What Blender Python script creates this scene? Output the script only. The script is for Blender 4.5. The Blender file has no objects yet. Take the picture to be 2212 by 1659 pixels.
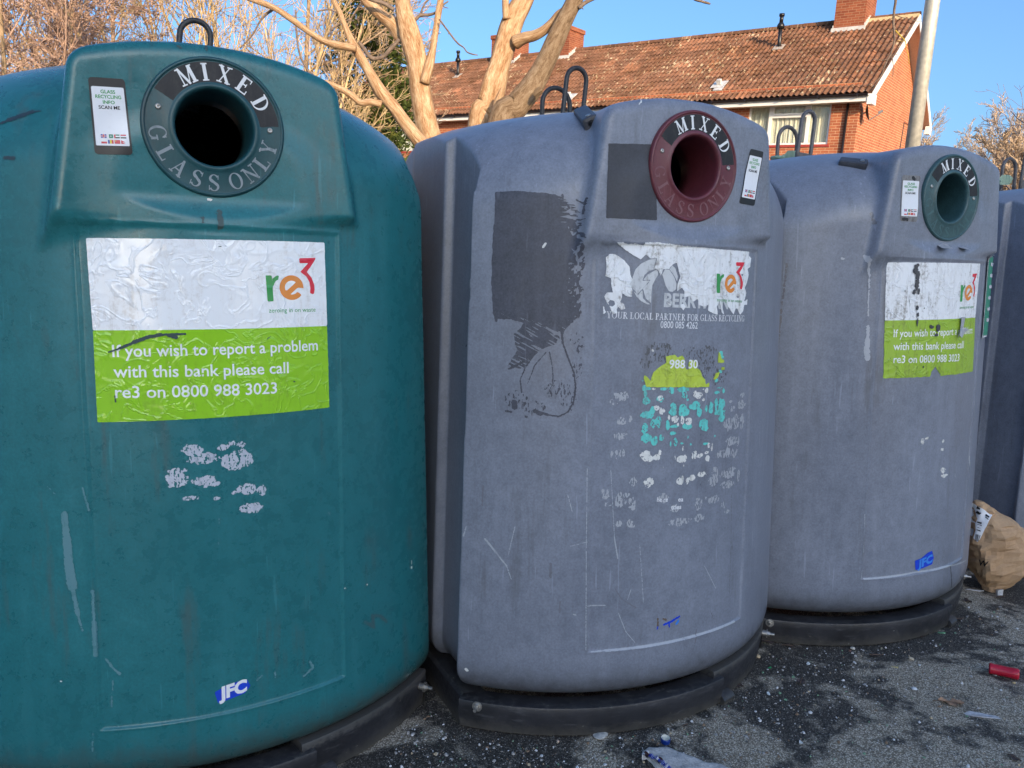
import bpy, bmesh, math, random
import numpy as np
from mathutils import Matrix, Vector

sc = bpy.context.scene
R_ = math.radians

# ------------------------------------------------------------------ camera
FPX, CX, CY = 1661.0, 1106.0, 829.5          # focal length and centre, in units of a 2212 px wide picture
CAMH, PITCH, ROLL = 1.368, R_(7.51), R_(1.158)
_F = np.array([0, math.cos(PITCH), -math.sin(PITCH)])
_U0 = np.array([0, math.sin(PITCH), math.cos(PITCH)])
_X0 = np.array([1.0, 0, 0])
_X = math.cos(ROLL) * _X0 + math.sin(ROLL) * _U0
_U = -math.sin(ROLL) * _X0 + math.cos(ROLL) * _U0
CAM = np.array([0, 0, CAMH])
cam_d = bpy.data.cameras.new("camera")
cam_d.sensor_fit = 'HORIZONTAL'; cam_d.sensor_width = 36.0
cam_d.lens = 36.0 * FPX / 2212.0
cam_d.clip_start = 0.05; cam_d.clip_end = 2000
cam = bpy.data.objects.new("camera", cam_d)
sc.collection.objects.link(cam)
cam.matrix_world = Matrix(((_X[0], _U[0], -_F[0], 0), (_X[1], _U[1], -_F[1], 0), (_X[2], _U[2], -_F[2], CAMH), (0, 0, 0, 1)))
sc.camera = cam

# ------------------------------------------------------------------ sky, sun, exposure
SUN_AZ, SUN_EL = R_(160), R_(13)
SUN_STRENGTH, SKY_STRENGTH, EXPOSURE = 2.45, 0.15, 1.27
w = bpy.data.worlds.new("World"); sc.world = w; w.use_nodes = True
nt = w.node_tree; nt.nodes.clear()
sky = nt.nodes.new('ShaderNodeTexSky'); sky.sky_type = 'NISHITA'; sky.sun_disc = False
sky.sun_elevation = SUN_EL; sky.sun_rotation = SUN_AZ
sky.air_density = 1.0; sky.dust_density = 3.7; sky.ozone_density = 5.0
bg = nt.nodes.new('ShaderNodeBackground'); bg.inputs['Strength'].default_value = SKY_STRENGTH
ow = nt.nodes.new('ShaderNodeOutputWorld')
nt.links.new(sky.outputs[0], bg.inputs[0]); nt.links.new(bg.outputs[0], ow.inputs[0])
sd = bpy.data.lights.new("sun", 'SUN'); sd.energy = SUN_STRENGTH; sd.angle = R_(0.5); sd.color = (1.0, 0.74, 0.46)
sun = bpy.data.objects.new("sun", sd); sc.collection.objects.link(sun)
_s = Vector((math.sin(SUN_AZ) * math.cos(SUN_EL), math.cos(SUN_AZ) * math.cos(SUN_EL), math.sin(SUN_EL)))
sun.rotation_euler = _s.to_track_quat('Z', 'Y').to_euler()
sun.location = (0, -5, 12)
sc.view_settings.view_transform = 'Standard'; sc.view_settings.look = 'None'
sc.view_settings.gamma = 1.0; sc.view_settings.exposure = EXPOSURE
try: sc.view_settings.use_curve_mapping = False
except Exception: pass

# ------------------------------------------------------------------ small tools
def ray(u, v): return _F + _X * (u - CX) / FPX - _U * (v - CY) / FPX
def at(u, v, y):
    """point seen at (u, v) whose world y is the given real distance"""
    d = ray(u, v); return CAM + d * (y / d[1])
def gnd(u, v, z=0.0):
    d = ray(u, v); return CAM + d * ((z - CAMH) / d[2])
def link(o, parent=None):
    sc.collection.objects.link(o)
    if parent is not None: o.parent = parent
    return o
def tag(o, label=None, cat=None, group=None, kind=None):
    if label: o['label'] = label
    if cat: o['category'] = cat
    if group: o['group'] = group
    if kind: o['kind'] = kind
    return o
def empty(name, loc, rz=0.0, label=None, cat=None, group=None):
    o = bpy.data.objects.new(name, None); o.empty_display_size = 0.1
    o.location = loc; o.rotation_euler = (0, 0, rz); link(o)
    return tag(o, label, cat, group)
def mesh(name, V, Fc, mat, parent=None, smooth=False, uv=None, mi=None):
    me = bpy.data.meshes.new(name)
    me.from_pydata(np.asarray(V, float).tolist(), [], [list(map(int, f)) for f in Fc])
    for m in (mat if isinstance(mat, (list, tuple)) else [mat]): me.materials.append(m)
    if smooth: me.polygons.foreach_set('use_smooth', [True] * len(me.polygons))
    if mi is not None: me.polygons.foreach_set('material_index', list(map(int, mi)))
    if uv is not None:
        l = me.uv_layers.new(name='UVMap')
        vi = np.zeros(len(me.loops), int); me.loops.foreach_get('vertex_index', vi)
        l.data.foreach_set('uv', np.asarray(uv, float)[vi].ravel())
    me.validate(); me.update()
    return link(bpy.data.objects.new(name, me), parent)
class MB:
    """collects pieces of ONE part"""
    def __init__(s): s.V = []; s.F = []; s.uv = []; s.mi = []; s.n = 0
    def add(s, V, Fc, uv=None, mi=0):
        V = np.asarray(V, float)
        s.V.append(V); s.F += [[int(i) + s.n for i in f] for f in Fc]; s.mi += [mi] * len(Fc)
        s.uv.append(np.zeros((len(V), 2)) if uv is None else np.asarray(uv, float)); s.n += len(V); return s
    def box(s, a, b, mi=0, M=None):
        x0, y0, z0 = a; x1, y1, z1 = b
        V = []; Fc = []; UV = []
        P = lambda *q: q
        quads = [((x0,y0,z0),(x1,y0,z0),(x1,y0,z1),(x0,y0,z1)), ((x1,y1,z0),(x0,y1,z0),(x0,y1,z1),(x1,y1,z1)),
                 ((x1,y0,z0),(x1,y1,z0),(x1,y1,z1),(x1,y0,z1)), ((x0,y1,z0),(x0,y0,z0),(x0,y0,z1),(x0,y1,z1)),
                 ((x0,y0,z1),(x1,y0,z1),(x1,y1,z1),(x0,y1,z1)), ((x0,y1,z0),(x1,y1,z0),(x1,y0,z0),(x0,y0,z0))]
        for k, q in enumerate(quads):
            n = len(V); V += q; Fc.append([n, n+1, n+2, n+3])
            for p in q: UV.append((p[0], p[2]) if k < 2 else ((p[1], p[2]) if k < 4 else (p[0], p[1])))
        V = np.array(V, float)
        if M is not None: V = (np.array(M.to_3x3()) @ V.T).T + np.array(M.translation)
        return s.add(V, Fc, UV, mi)
    def tube(s, pts, rad, n=8, cap=True, mi=0, lump=0.0, seed=0, closed=False):
        V, Fc, UV = tube(pts, rad, n, cap, lump, seed, closed); return s.add(V, Fc, UV, mi)
    def build(s, name, mat, parent=None, smooth=False, bevel=0.0):
        o = mesh(name, np.concatenate(s.V), s.F, mat, parent, smooth, np.concatenate(s.uv), s.mi)
        if bevel:
            bm = bmesh.new(); bm.from_mesh(o.data)
            bmesh.ops.remove_doubles(bm, verts=bm.verts, dist=1e-5)
            es = [e for e in bm.edges if len(e.link_faces) == 2 and e.calc_face_angle() > 0.6]
            bmesh.ops.bevel(bm, geom=es, offset=bevel, segments=2, profile=0.6, affect='EDGES')
            bm.to_mesh(o.data); bm.free()
        return o
def vnoise(p, seed=0):
    """value noise for an (N, d) array, d = 2 or 3, in -1..1"""
    p = np.asarray(p, float)
    if p.shape[1] == 2: p = np.c_[p, np.zeros(len(p))]
    i = np.floor(p).astype(np.int64); f = p - i; f = f * f * (3 - 2 * f)
    def h(dx, dy, dz):
        n = (i[:, 0] + dx) * 374761393 + (i[:, 1] + dy) * 668265263 + (i[:, 2] + dz) * 2147483647 + seed * 144269
        n = (n ^ (n >> 13)) * 1274126177; n = n ^ (n >> 16)
        return (n & 0xffff) / 32767.5 - 1
    r = 0
    for dx in (0, 1):
        for dy in (0, 1):
            for dz in (0, 1):
                r = r + h(dx, dy, dz) * (f[:, 0] if dx else 1 - f[:, 0]) * (f[:, 1] if dy else 1 - f[:, 1]) * (f[:, 2] if dz else 1 - f[:, 2])
    return r
def fbm(p, oct=3, seed=0):
    p = np.asarray(p, float); r = 0; a = 1.0; t = 0
    for k in range(oct): r = r + a * vnoise(p * 2 ** k, seed + k * 7); t += a; a *= .55
    return r / t
def tube(pts, rad, n=8, cap=True, lump=0.0, seed=0, closed=False):
    P = np.asarray(pts, float); m = len(P); r = np.broadcast_to(np.asarray(rad, float), (m,))
    T = np.gradient(P, axis=0)
    if closed: T = np.roll(P, -1, 0) - np.roll(P, 1, 0)
    T = T / (np.linalg.norm(T, axis=1)[:, None] + 1e-12)
    a = np.array([0, 0, 1.0]) if abs(T[0][2]) < .9 else np.array([1.0, 0, 0])
    N = np.cross(T[0], a); N /= np.linalg.norm(N); Ns = []
    for k in range(m):
        N = N - T[k] * (N @ T[k]); N /= np.linalg.norm(N) + 1e-12; Ns.append(N)
    Ns = np.array(Ns); B = np.cross(T, Ns)
    an = np.arange(n) * 2 * math.pi / n
    ring = Ns[:, None, :] * np.cos(an)[None, :, None] + B[:, None, :] * np.sin(an)[None, :, None]
    rr = r[:, None] * np.ones((1, n))
    L = np.r_[0, np.cumsum(np.linalg.norm(np.diff(P, axis=0), axis=1))]
    if lump:
        q = np.c_[np.tile(np.cos(an) * 1.6, m), np.tile(np.sin(an) * 1.6, m), np.repeat(L / (np.mean(r) * 5), n)]
        q2 = np.c_[np.tile(np.cos(an) * 5, m), np.tile(np.sin(an) * 5, m), np.repeat(L / (np.mean(r) * 6), n)]
        rr = rr * (1 + lump * (vnoise(q, seed) + .5 * vnoise(q2, seed + 3))).reshape(m, n)
    V = (P[:, None, :] + ring * rr[:, :, None]).reshape(-1, 3)
    UV = np.c_[np.tile(an / (2 * math.pi), m), np.repeat(L, n)]
    Fc = []
    for k in range(m if closed else m - 1):
        k2 = (k + 1) % m
        for j in range(n):
            j2 = (j + 1) % n; Fc.append([k*n+j, k*n+j2, k2*n+j2, k2*n+j])
    if cap and not closed: Fc += [list(range(n))[::-1], [(m-1)*n + j for j in range(n)]]
    return V, Fc, UV
def smooth_path(pts, k=6):
    """Catmull-Rom through the points"""
    P = np.asarray(pts, float); out = []
    Q = np.vstack([2 * P[0] - P[1], P, 2 * P[-1] - P[-2]])
    for i in range(1, len(Q) - 2):
        for t in np.arange(k) / k:
            a, b, c, d = Q[i-1], Q[i], Q[i+1], Q[i+2]
            out.append(.5 * ((2*b) + (-a+c)*t + (2*a-5*b+4*c-d)*t*t + (-a+3*b-3*c+d)*t**3))
    out.append(P[-1]); return np.array(out)

# ------------------------------------------------------------------ materials
class NT:
    def __init__(s, name):
        s.m = bpy.data.materials.new(name); s.m.use_nodes = True; s.t = s.m.node_tree; s.t.nodes.clear()
        s.o = s.n('ShaderNodeOutputMaterial'); s.b = s.n('ShaderNodeBsdfPrincipled'); s.l(s.b.outputs[0], s.o.inputs[0])
    def n(s, k, **kw):
        q = s.t.nodes.new(k)
        for a, v in kw.items(): setattr(q, a, v)
        return q
    def l(s, a, b): s.t.links.new(a, b)
    def coord(s, kind='Object', scale=(1, 1, 1), rnd=False):
        tc = s.n('ShaderNodeTexCoord'); mp = s.n('ShaderNodeMapping'); mp.inputs['Scale'].default_value = scale
        s.l(tc.outputs[kind], mp.inputs[0])
        if rnd:
            oi = s.n('ShaderNodeObjectInfo'); ml = s.n('ShaderNodeMath', operation='MULTIPLY'); ml.inputs[1].default_value = 37.0
            s.l(oi.outputs['Random'], ml.inputs[0]); s.l(ml.outputs[0], mp.inputs['Location'])
        return mp.outputs[0]
    def noise(s, vec, scale, detail=4, rough=.6, dist=0.0):
        q = s.n('ShaderNodeTexNoise'); q.inputs['Scale'].default_value = scale; q.inputs['Detail'].default_value = detail
        q.inputs['Roughness'].default_value = rough; q.inputs['Distortion'].default_value = dist
        s.l(vec, q.inputs['Vector']); return q.outputs['Fac']
    def ramp(s, fac, stops):
        q = s.n('ShaderNodeValToRGB'); e = q.color_ramp.elements
        while len(e) < len(stops): e.new(.5)
        for k, (p, c) in enumerate(stops):
            e[k].position = p; e[k].color = tuple(c) + (1,) if not np.isscalar(c) else (c, c, c, 1)
        s.l(fac, q.inputs[0]); return q.outputs[0]
    def mix(s, fac, a, b, mode='MIX'):
        q = s.n('ShaderNodeMix', data_type='RGBA', blend_type=mode)
        for v, i in ((fac, 0), (a, 6), (b, 7)):
            if hasattr(v, 'is_linked'): s.l(v, q.inputs[i])
            elif np.isscalar(v): q.inputs[i].default_value = v
            else: q.inputs[i].default_value = tuple(v) + (1,)
        return q.outputs[2]
    def math(s, op, a, b=0.0):
        q = s.n('ShaderNodeMath', operation=op)
        for v, i in ((a, 0), (b, 1)):
            if hasattr(v, 'is_linked'): s.l(v, q.inputs[i])
            else: q.inputs[i].default_value = v
        return q.outputs[0]
    def set(s, **kw):
        names = dict(color='Base Color', rough='Roughness', metal='Metallic', spec='Specular IOR Level', coat='Coat Weight', coatr='Coat Roughness', trans='Transmission Weight', sss='Subsurface Weight')
        for k, v in kw.items():
            i = s.b.inputs[names[k]]
            if hasattr(v, 'is_linked'): s.l(v, i)
            elif np.isscalar(v): i.default_value = v
            else: i.default_value = tuple(v) + (1,)
        return s
    def bump(s, h, strength=.3, dist=.01):
        q = s.n('ShaderNodeBump'); q.inputs['Strength'].default_value = strength; q.inputs['Distance'].default_value = dist
        s.l(h, q.inputs['Height']); s.l(q.outputs[0], s.b.inputs['Normal']); return s
_pc = {}
def plain(name, color, rough=.6, var=.15, scale=30, metal=0.0, bump=0.0, stretch=(1, 1, 1), spec=.5):
    """a slightly uneven coat of one colour"""
    if name in _pc: return _pc[name]
    t = NT(name); v = t.coord('Object', stretch)
    n = t.noise(v, scale, 5)
    c = np.array(color)
    t.set(color=t.ramp(n, [(.3, c * (1 - var)), (.7, np.minimum(c * (1 + var), 1))]), rough=rough, metal=metal, spec=spec)
    if bump: t.bump(n, bump, .004)
    _pc[name] = t.m; return t.m

# ------------------------------------------------------------------ ground
def ground_material():
    t = NT('asphalt'); v = t.coord('Object')
    vo = t.n('ShaderNodeTexVoronoi'); vo.inputs['Scale'].default_value = 205; vo.inputs['Randomness'].default_value = 1; t.l(v, vo.inputs['Vector'])
    stone = t.ramp(vo.outputs['Color'], [(0, (.36,.31,.23)), (.45, (.57,.50,.39)), (.8, (.74,.66,.53)), (1, (.97,.91,.80))])
    edge = t.ramp(vo.outputs['Distance'], [(.25, 1.0), (.62, 0.0)])
    worn = t.mix(edge, (.20,.165,.12), stone)
    vo2 = t.n('ShaderNodeTexVoronoi'); vo2.inputs['Scale'].default_value = 255; t.l(v, vo2.inputs['Vector'])
    dkst = t.ramp(vo2.outputs['Color'], [(0, (.030,.026,.022)), (.5, (.085,.075,.062)), (.82, (.27,.24,.20)), (1, (.75,.70,.62))])
    e2 = t.ramp(vo2.outputs['Distance'], [(.2, 1.0), (.6, .25)])
    dark = t.mix(e2, (.018,.016,.014), dkst)
    n1 = t.noise(v, 2.1, 6, .62, .6); n2 = t.noise(v, 14, 4, .6)
    ns = t.math('ADD', n1, t.math('MULTIPLY', t.math('SUBTRACT', n2, .5), .35))
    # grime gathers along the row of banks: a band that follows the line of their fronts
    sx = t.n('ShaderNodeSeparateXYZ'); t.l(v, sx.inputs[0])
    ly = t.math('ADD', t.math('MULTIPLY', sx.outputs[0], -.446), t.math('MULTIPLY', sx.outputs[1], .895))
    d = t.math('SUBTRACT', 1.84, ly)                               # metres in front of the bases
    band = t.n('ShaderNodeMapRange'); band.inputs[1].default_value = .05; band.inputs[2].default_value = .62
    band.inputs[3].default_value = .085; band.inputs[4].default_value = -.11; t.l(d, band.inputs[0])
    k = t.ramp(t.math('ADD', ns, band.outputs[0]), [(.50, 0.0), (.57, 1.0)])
    moss = t.ramp(t.noise(v, 5.5, 5, .7), [(.60, 0.0), (.72, .55)])
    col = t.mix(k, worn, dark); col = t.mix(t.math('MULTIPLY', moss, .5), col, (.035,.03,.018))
    t.set(color=col, rough=t.ramp(k, [(0, .85), (1, .62)]), spec=.35)
    h = t.math('ADD', t.math('MULTIPLY', edge, .7), t.math('MULTIPLY', n2, .6))
    t.bump(h, .55, .0035); return t.m
g = mesh('ground', [(-150,-60,0),(150,-60,0),(150,240,0),(-150,240,0)], [(0,1,2,3)], ground_material())
tag(g, kind='structure')

# ------------------------------------------------------------------ the brick house behind
HR = np.array([[0.79518308, 0.60603323, 0.02018893], [-0.60206547, 0.7930611, -0.09258109], [-0.07211828, 0.06146386, 0.99550045]])
HT = np.array([9.4895, 22.1415, 6.7403])
def brick_material(name, c1, c2, mortar, var=.5):
    t = NT(name); v = t.coord('UV')
    b = t.n('ShaderNodeTexBrick'); t.l(v, b.inputs['Vector'])
    b.inputs['Scale'].default_value = 1.0; b.inputs['Brick Width'].default_value = .225; b.inputs['Row Height'].default_value = .075
    b.inputs['Mortar Size'].default_value = .0065; b.inputs['Mortar Smooth'].default_value = .25; b.inputs['Bias'].default_value = .1
    b.inputs['Color1'].default_value = tuple(c1) + (1,); b.inputs['Color2'].default_value = tuple(c2) + (1,); b.inputs['Mortar'].default_value = tuple(mortar) + (1,)
    n = t.noise(v, 1.2, 5); n2 = t.noise(v, 60, 3)
    col = t.mix(.55, b.outputs['Color'], t.ramp(n, [(.3, (.55,.5,.5)), (.7, (1,1,1))]), 'MULTIPLY')
    col = t.mix(.35, col, t.ramp(n2, [(.3, (.6,.6,.6)), (.7, (1,1,1))]), 'MULTIPLY')
    t.set(color=col, rough=.9, spec=.2)
    t.bump(t.math('SUBTRACT', 1.0, b.outputs['Fac']), .5, .01); return t.m
M_brick = brick_material('house_brick', (.58,.20,.095), (.42,.125,.065), (.74,.50,.30))
M_brick2 = brick_material('chimney_brick', (.40,.13,.065), (.27,.075,.04), (.40,.25,.15))
M_upvc = plain('white_upvc', (.80,.79,.76), .35, .03, 5)
M_gutter = plain('black_plastic_gutter', (.015,.012,.014), .35, .2, 12)
M_lead = plain('lead_flashing', (.55,.54,.52), .55, .25, 9, bump=.3)
M_mortar = plain('ridge_mortar', (.60,.47,.27), .9, .2, 20, bump=.4)
M_curtain = plain('cream_curtain', (.84,.80,.68), .85, .06, 8)
def tile_material():
    t = NT('clay_pantile'); v = t.coord('UV')
    sx = t.n('ShaderNodeSeparateXYZ'); t.l(v, sx.inputs[0])
    fu = t.math('FLOOR', t.math('MULTIPLY', sx.outputs[0], 1/.33)); fv = t.math('FLOOR', t.math('MULTIPLY', sx.outputs[1], 1/.33))
    cb = t.n('ShaderNodeCombineXYZ'); t.l(fu, cb.inputs[0]); t.l(fv, cb.inputs[1])
    wn = t.n('ShaderNodeTexWhiteNoise', noise_dimensions='2D'); t.l(cb.outputs[0], wn.inputs['Vector'])
    base = t.ramp(wn.outputs['Value'], [(0, (.17,.088,.058)), (.5, (.215,.110,.070)), (.9, (.27,.132,.082)), (1, (.36,.17,.10))])
    mp = t.n('ShaderNodeMapping'); mp.inputs['Scale'].default_value = (9, 2.4, 1); t.l(v, mp.inputs[0])
    lich = t.noise(mp.outputs[0], 1.6, 5, .65); patch = t.noise(v, .55, 3)
    lk = t.ramp(t.math('ADD', lich, t.math('MULTIPLY', patch, .42)), [(.80, 0.0), (.86, .85)])
    col = t.mix(lk, base, (.56,.45,.30))
    dk = t.ramp(t.math('ADD', t.math('MULTIPLY', t.noise(v, 3.0, 5, .6), .5), t.math('MULTIPLY', t.noise(v, .7, 4, .6), .5)), [(.38, (.50,.46,.36)), (.60, (1,1,1))])
    col = t.mix(.8, col, dk, 'MULTIPLY')
    spots = t.ramp(t.noise(v, 26, 2, .5), [(.72, 0.0), (.76, .5)])
    col = t.mix(spots, col, (.5,.42,.22))
    t.set(color=col, rough=.92, spec=.15); t.bump(t.noise(v, 40, 3), .25, .01); return t.m
M_tile = tile_material()
HL, HW, RH, OE, OV, ZE, ZS = 23.2, 3.88, 2.76, .388, .403, -.055, -.135
def build_house():
    root = bpy.data.objects.new('brick_house', None); link(root)
    root.matrix_world = Matrix([list(HR[0]) + [HT[0]], list(HR[1]) + [HT[1]], list(HR[2]) + [HT[2]], [0, 0, 0, 1]])
    tag(root, 'long orange brick house with red pantile roof behind the banks', 'house')
    zb = -7.6
    wins = [(-3.144, -.75), (-9.2, -6.8), (-13.6, -11.2), (-19.0, -16.6)]
    zw0, zw1 = -1.328, -.147
    # walls: front in strips round the window openings
    m = MB()
    def quad(mb, pts, uv): mb.add(pts, [(0, 1, 2, 3)], uv)
    def front(x0, x1, z0, z1): quad(m, [(x0,0,z0),(x1,0,z0),(x1,0,z1),(x0,0,z1)], [(x0,z0),(x1,z0),(x1,z1),(x0,z1)])
    xs = 0.0
    for (a, b) in wins:
        front(b, xs, zb, .3); front(a, b, zb, zw0); front(a, b, zw1, .3); xs = a
        for q in ([(a,0,zw0),(a,.12,zw0),(a,.12,zw1),(a,0,zw1)], [(b,.12,zw0),(b,0,zw0),(b,0,zw1),(b,.12,zw1)]): quad(m, q, [(p[1], p[2]) for p in q])
        q = [(a,0,zw0),(b,0,zw0),(b,.12,zw0),(a,.12,zw0)]; quad(m, q, [(p[0], p[1]) for p in q])
        q = [(a,.12,zw1),(b,.12,zw1),(b,0,zw1),(a,0,zw1)]; quad(m, q, [(p[0], p[1]) for p in q])
    front(-HL, xs, zb, .3)
    for x in (0, -HL):
        s = 1 if x == 0 else -1
        P = [(x,0,zb),(x,2*HW,zb),(x,2*HW,.17),(x,HW,RH-.09),(x,0,.17)]
        m.add(P, [(0,1,2,3,4) if s > 0 else (4,3,2,1,0)], [(p[1]*1.0, p[2]) for p in P])
    m.add([(-HL,2*HW,zb),(0,2*HW,zb),(0,2*HW,.17),(-HL,2*HW,.17)], [(1,0,3,2)], [(-HL,zb),(0,zb),(0,.17),(-HL,.17)])
    m.build('wall', M_brick, root)
    # windows
    for (a, b) in wins:
        f = MB(); W = b - a; H = zw1 - zw0; y0, y1 = .035, .095
        t = .055
        f.box((a, y0, zw0), (b, y1, zw0 + t)); f.box((a, y0, zw1 - t), (b, y1, zw1))
        f.box((a, y0, zw0 + t), (a + t, y1, zw1 - t)); f.box((b - t, y0, zw0 + t), (b, y1, zw1 - t))
        ms = (a + .655, a + 1.765)
        for x in ms: f.box((x - .05, y0 + .002, zw0 + t), (x + .05, y1 - .002, zw1 - t))
        zt = zw1 - .38
        f.box((ms[0] + .05, y0 + .004, zt - .035), (ms[1] - .05, y1 - .004, zt + .035))
        fr = f.build('window', M_upvc, root, bevel=.006)
        s = MB(); x0, x1, zz0, zz1 = ms[0] + .052, ms[1] - .052, zt + .036, zw1 - t - .002
        s.box((x0, y0 - .02, zz0), (x1, y0 + .03, zz0 + .05)); s.box((x0, y0 - .02, zz1 - .05), (x1, y0 + .03, zz1))
        s.box((x0, y0 - .02, zz0 + .05), (x0 + .05, y0 + .03, zz1 - .05)); s.box((x1 - .05, y0 - .02, zz0 + .05), (x1, y0 + .03, zz1 - .05))
        s.build('opening_sash', M_upvc, fr, bevel=.006)
        gl = MB(); gl.box((a + t, .07, zw0 + t), (b - t, .074, zw1 - t))
        gm = NT('window_glass') if 'window_glass' not in bpy.data.materials else None
        if gm:
            tr = gm.n('ShaderNodeBsdfTransparent'); gs = gm.n('ShaderNodeBsdfGlossy'); gs.inputs['Roughness'].default_value = .02; mx = gm.n('ShaderNodeMixShader'); mx.inputs[0].default_value = .10
            tr.inputs[0].default_value = (.93, .95, .94, 1); gm.l(tr.outputs[0], mx.inputs[1]); gm.l(gs.outputs[0], mx.inputs[2]); gm.l(mx.outputs[0], gm.o.inputs[0])
        gl.build('pane', bpy.data.materials['window_glass'], fr)
        xs = np.linspace(a, b, 220); yy = .16 + .016 * np.sin(xs * 47) + .012 * np.sin(xs * 83 + 1)
        V = [(x, y, z) for z in (zw0 - .1, zw1 + .05) for x, y in zip(xs, yy)]; n = len(xs)
        mesh('curtain', V, [(i, i + 1, n + i + 1, n + i) for i in range(n - 1)], M_curtain, fr, True)
        sl = MB(); sl.box((a - .06, -.03, zw0 - .075), (b + .06, .03, zw0 - .003)); sl.build('window_sill', plain('red_tile_sill', (.35,.05,.035), .6), fr, bevel=.006)
        bk = MB(); bk.box((a - .3, .6, zw0 - .5), (b + .3, .62, zw1 + .3)); bk.build('room_back', plain('dim_room', (.25,.23,.2), .9), fr)
    # roof: pantiles as real waves, stepped course by course
    ux = np.arange(-HL - .2, OV + .001, .16 / 6); sl = math.hypot(HW + OE, RH - ZE); ang = math.atan2(RH - ZE, HW + OE)
    nr = 16; g = sl / nr; lev = []
    for r in range(nr):
        for f, h in ((0.02, .030), (.35, .021), (.7, .012), (1.0, .003)): lev.append((r * g + f * g, h))
    lev = np.array(lev)
    ph = np.mod(ux / .16, 1.0); wave = .042 * np.where(ph < .62, np.sin(np.pi * ph / .62), -.22 * np.sin(np.pi * (ph - .62) / .38))
    rng = np.random.default_rng(4)
    def slope(sgn):
        S = lev[:, 0][:, None]; Hh = lev[:, 1][:, None] + wave[None, :]
        ti = np.floor(ux / .32).astype(int); ti -= ti.min(); ri = np.repeat(np.arange(nr), 4)
        jit = rng.normal(0, .004, (nr, ti.max() + 1)); Hh = Hh + jit[ri][:, ti]
        S = S + rng.normal(0, .006, (nr, ti.max() + 1))[ri][:, ti] + np.zeros_like(Hh)
        y = -OE + S * math.cos(ang) - Hh * math.sin(ang); z = ZE + S * math.sin(ang) + Hh * math.cos(ang)
        if sgn < 0: y = 2 * HW - y
        X = np.broadcast_to(ux[None, :], y.shape)
        V = np.stack([X, y, z], -1).reshape(-1, 3); nx = len(ux)
        UV = np.stack([X + 50, np.broadcast_to(S, y.shape) + .001], -1).reshape(-1, 2)
        Fc = [(k*nx+i, k*nx+i+1, (k+1)*nx+i+1, (k+1)*nx+i) for k in range(len(lev) - 1) for i in range(nx - 1)]
        return V, Fc if sgn > 0 else [q[::-1] for q in Fc], UV
    m = MB(); V, Fc, UV = slope(1); m.add(V, Fc, UV)
    # back slope as one board under the same tiles (never seen from the street), and a deck below the front
    for (pts) in ([(-HL-.2, 2*HW+OE, ZE), (OV, 2*HW+OE, ZE), (OV, HW, RH), (-HL-.2, HW, RH)],):
        m.add(pts, [(1,0,3,2)], [(p[0]+50, p[2]) for p in pts])
    dz = -.03
    m.add([(-HL-.2,-OE,ZE+dz),(OV-.02,-OE,ZE+dz),(OV-.02,HW,RH+dz),(-HL-.2,HW,RH+dz)], [(3,2,1,0)], [(50,0)]*4)
    roof = m.build('roof', M_tile, root)
    rid = MB(); x = OV
    while x > -HL:
        L = .44; q = np.array([(x, HW, RH + .005), (x - L, HW, RH + .012)])
        an = np.linspace(-.15, math.pi + .15, 11); V = []
        for xx, rr in ((x, .115), (x - L + .012, .122)):
            V += [(xx, HW + rr * math.cos(a), RH + .0 + rr * .95 * math.sin(a)) for a in an]
        Fc = [(i, i+1, 12+i-1+1-1+1, 11+i) for i in range(10)]
        rid.add(V, Fc, [(50 + p[0], 20 + p[1]) for p in V]); x -= L
    rid.build('ridge_tiles', M_tile, roof, True)
    mo = MB(); mo.box((-1.02, HW - .17, RH - .14), (OV - .01, HW + .17, RH + .018)); mo.build('ridge_mortar', M_mortar, roof)
    # chimneys
    for (x0, x1, y0, y1, top) in ((-1.98, -1.06, 3.33, 4.45, 5.3), (-12.75, -12.08, 3.36, 4.4, 3.62), (-16.06, -14.83, 3.4, 4.4, 3.62)):
        c = MB(); zb0 = 1.9
        c.box((x0, y0, zb0), (x1, y1, top))
        ch = c.build('chimney', M_brick2, root)
        c = MB(); c.box((x0-.04, y0-.04, top-.16), (x1+.04, y1+.04, top-.004)); c.build('chimney_cap', M_brick2, ch)
        for xx in (np.linspace(x0 + .22, x1 - .22, 2) if top > 4 else ()):
            c = MB(); c.tube([(xx, (y0+y1)/2, top), (xx, (y0+y1)/2, top + .35)], [.11, .09], 12); c.build('chimney_pot', plain('clay_pot', (.35,.13,.06), .8), ch, True)
        fl = MB(); tz = lambda y: ZE + (y + OE) * math.tan(ang) if y < HW else ZE + (2*HW - y + OE) * math.tan(ang)
        fl.box((x0-.05, y0-.07, tz(y0)-.02), (x1+.05, y0-.005, tz(y0)+.10))
        for s, xx in ((-1, x0), (1, x1)):
            n = 5
            for k in range(n):
                ya = y0 + (HW - y0) * k / n; yb = y0 + (HW - y0) * (k + 1) / n
                fl.box((min(xx, xx + s*.03), ya, tz(ya) - .05), (max(xx, xx + s*.03), yb - .002, tz(yb) + .12))
        fl.build('flashing', M_lead, ch)
    # vent pipes
    for (x, y) in ((-3.38, 2.55), (-17.25, 2.62)):
        z = ZE + (y + OE) * math.tan(ang)
        v = MB(); v.tube([(x, y + .04, z - .1), (x - .02, y + .04, z + .25), (x - .03, y + .04, z + .70)], [.075, .06, .06], 14)
        v.tube([(x - .03, y + .04, z + .62), (x - .03, y + .04, z + .72), (x - .03, y + .04, z + .80)], [.12, .115, .065], 14)
        v.tube([(x - .03, y + .04, z + .80), (x - .03, y + .04, z + 1.0)], .06, 14)
        v.tube([(x - .03, y + .04, z + .98), (x - .03, y + .04, z + 1.06)], .085, 14)
        vp = v.build('vent_pipe', plain('black_pipe', (.012,.012,.014), .35), root, True)
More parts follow.
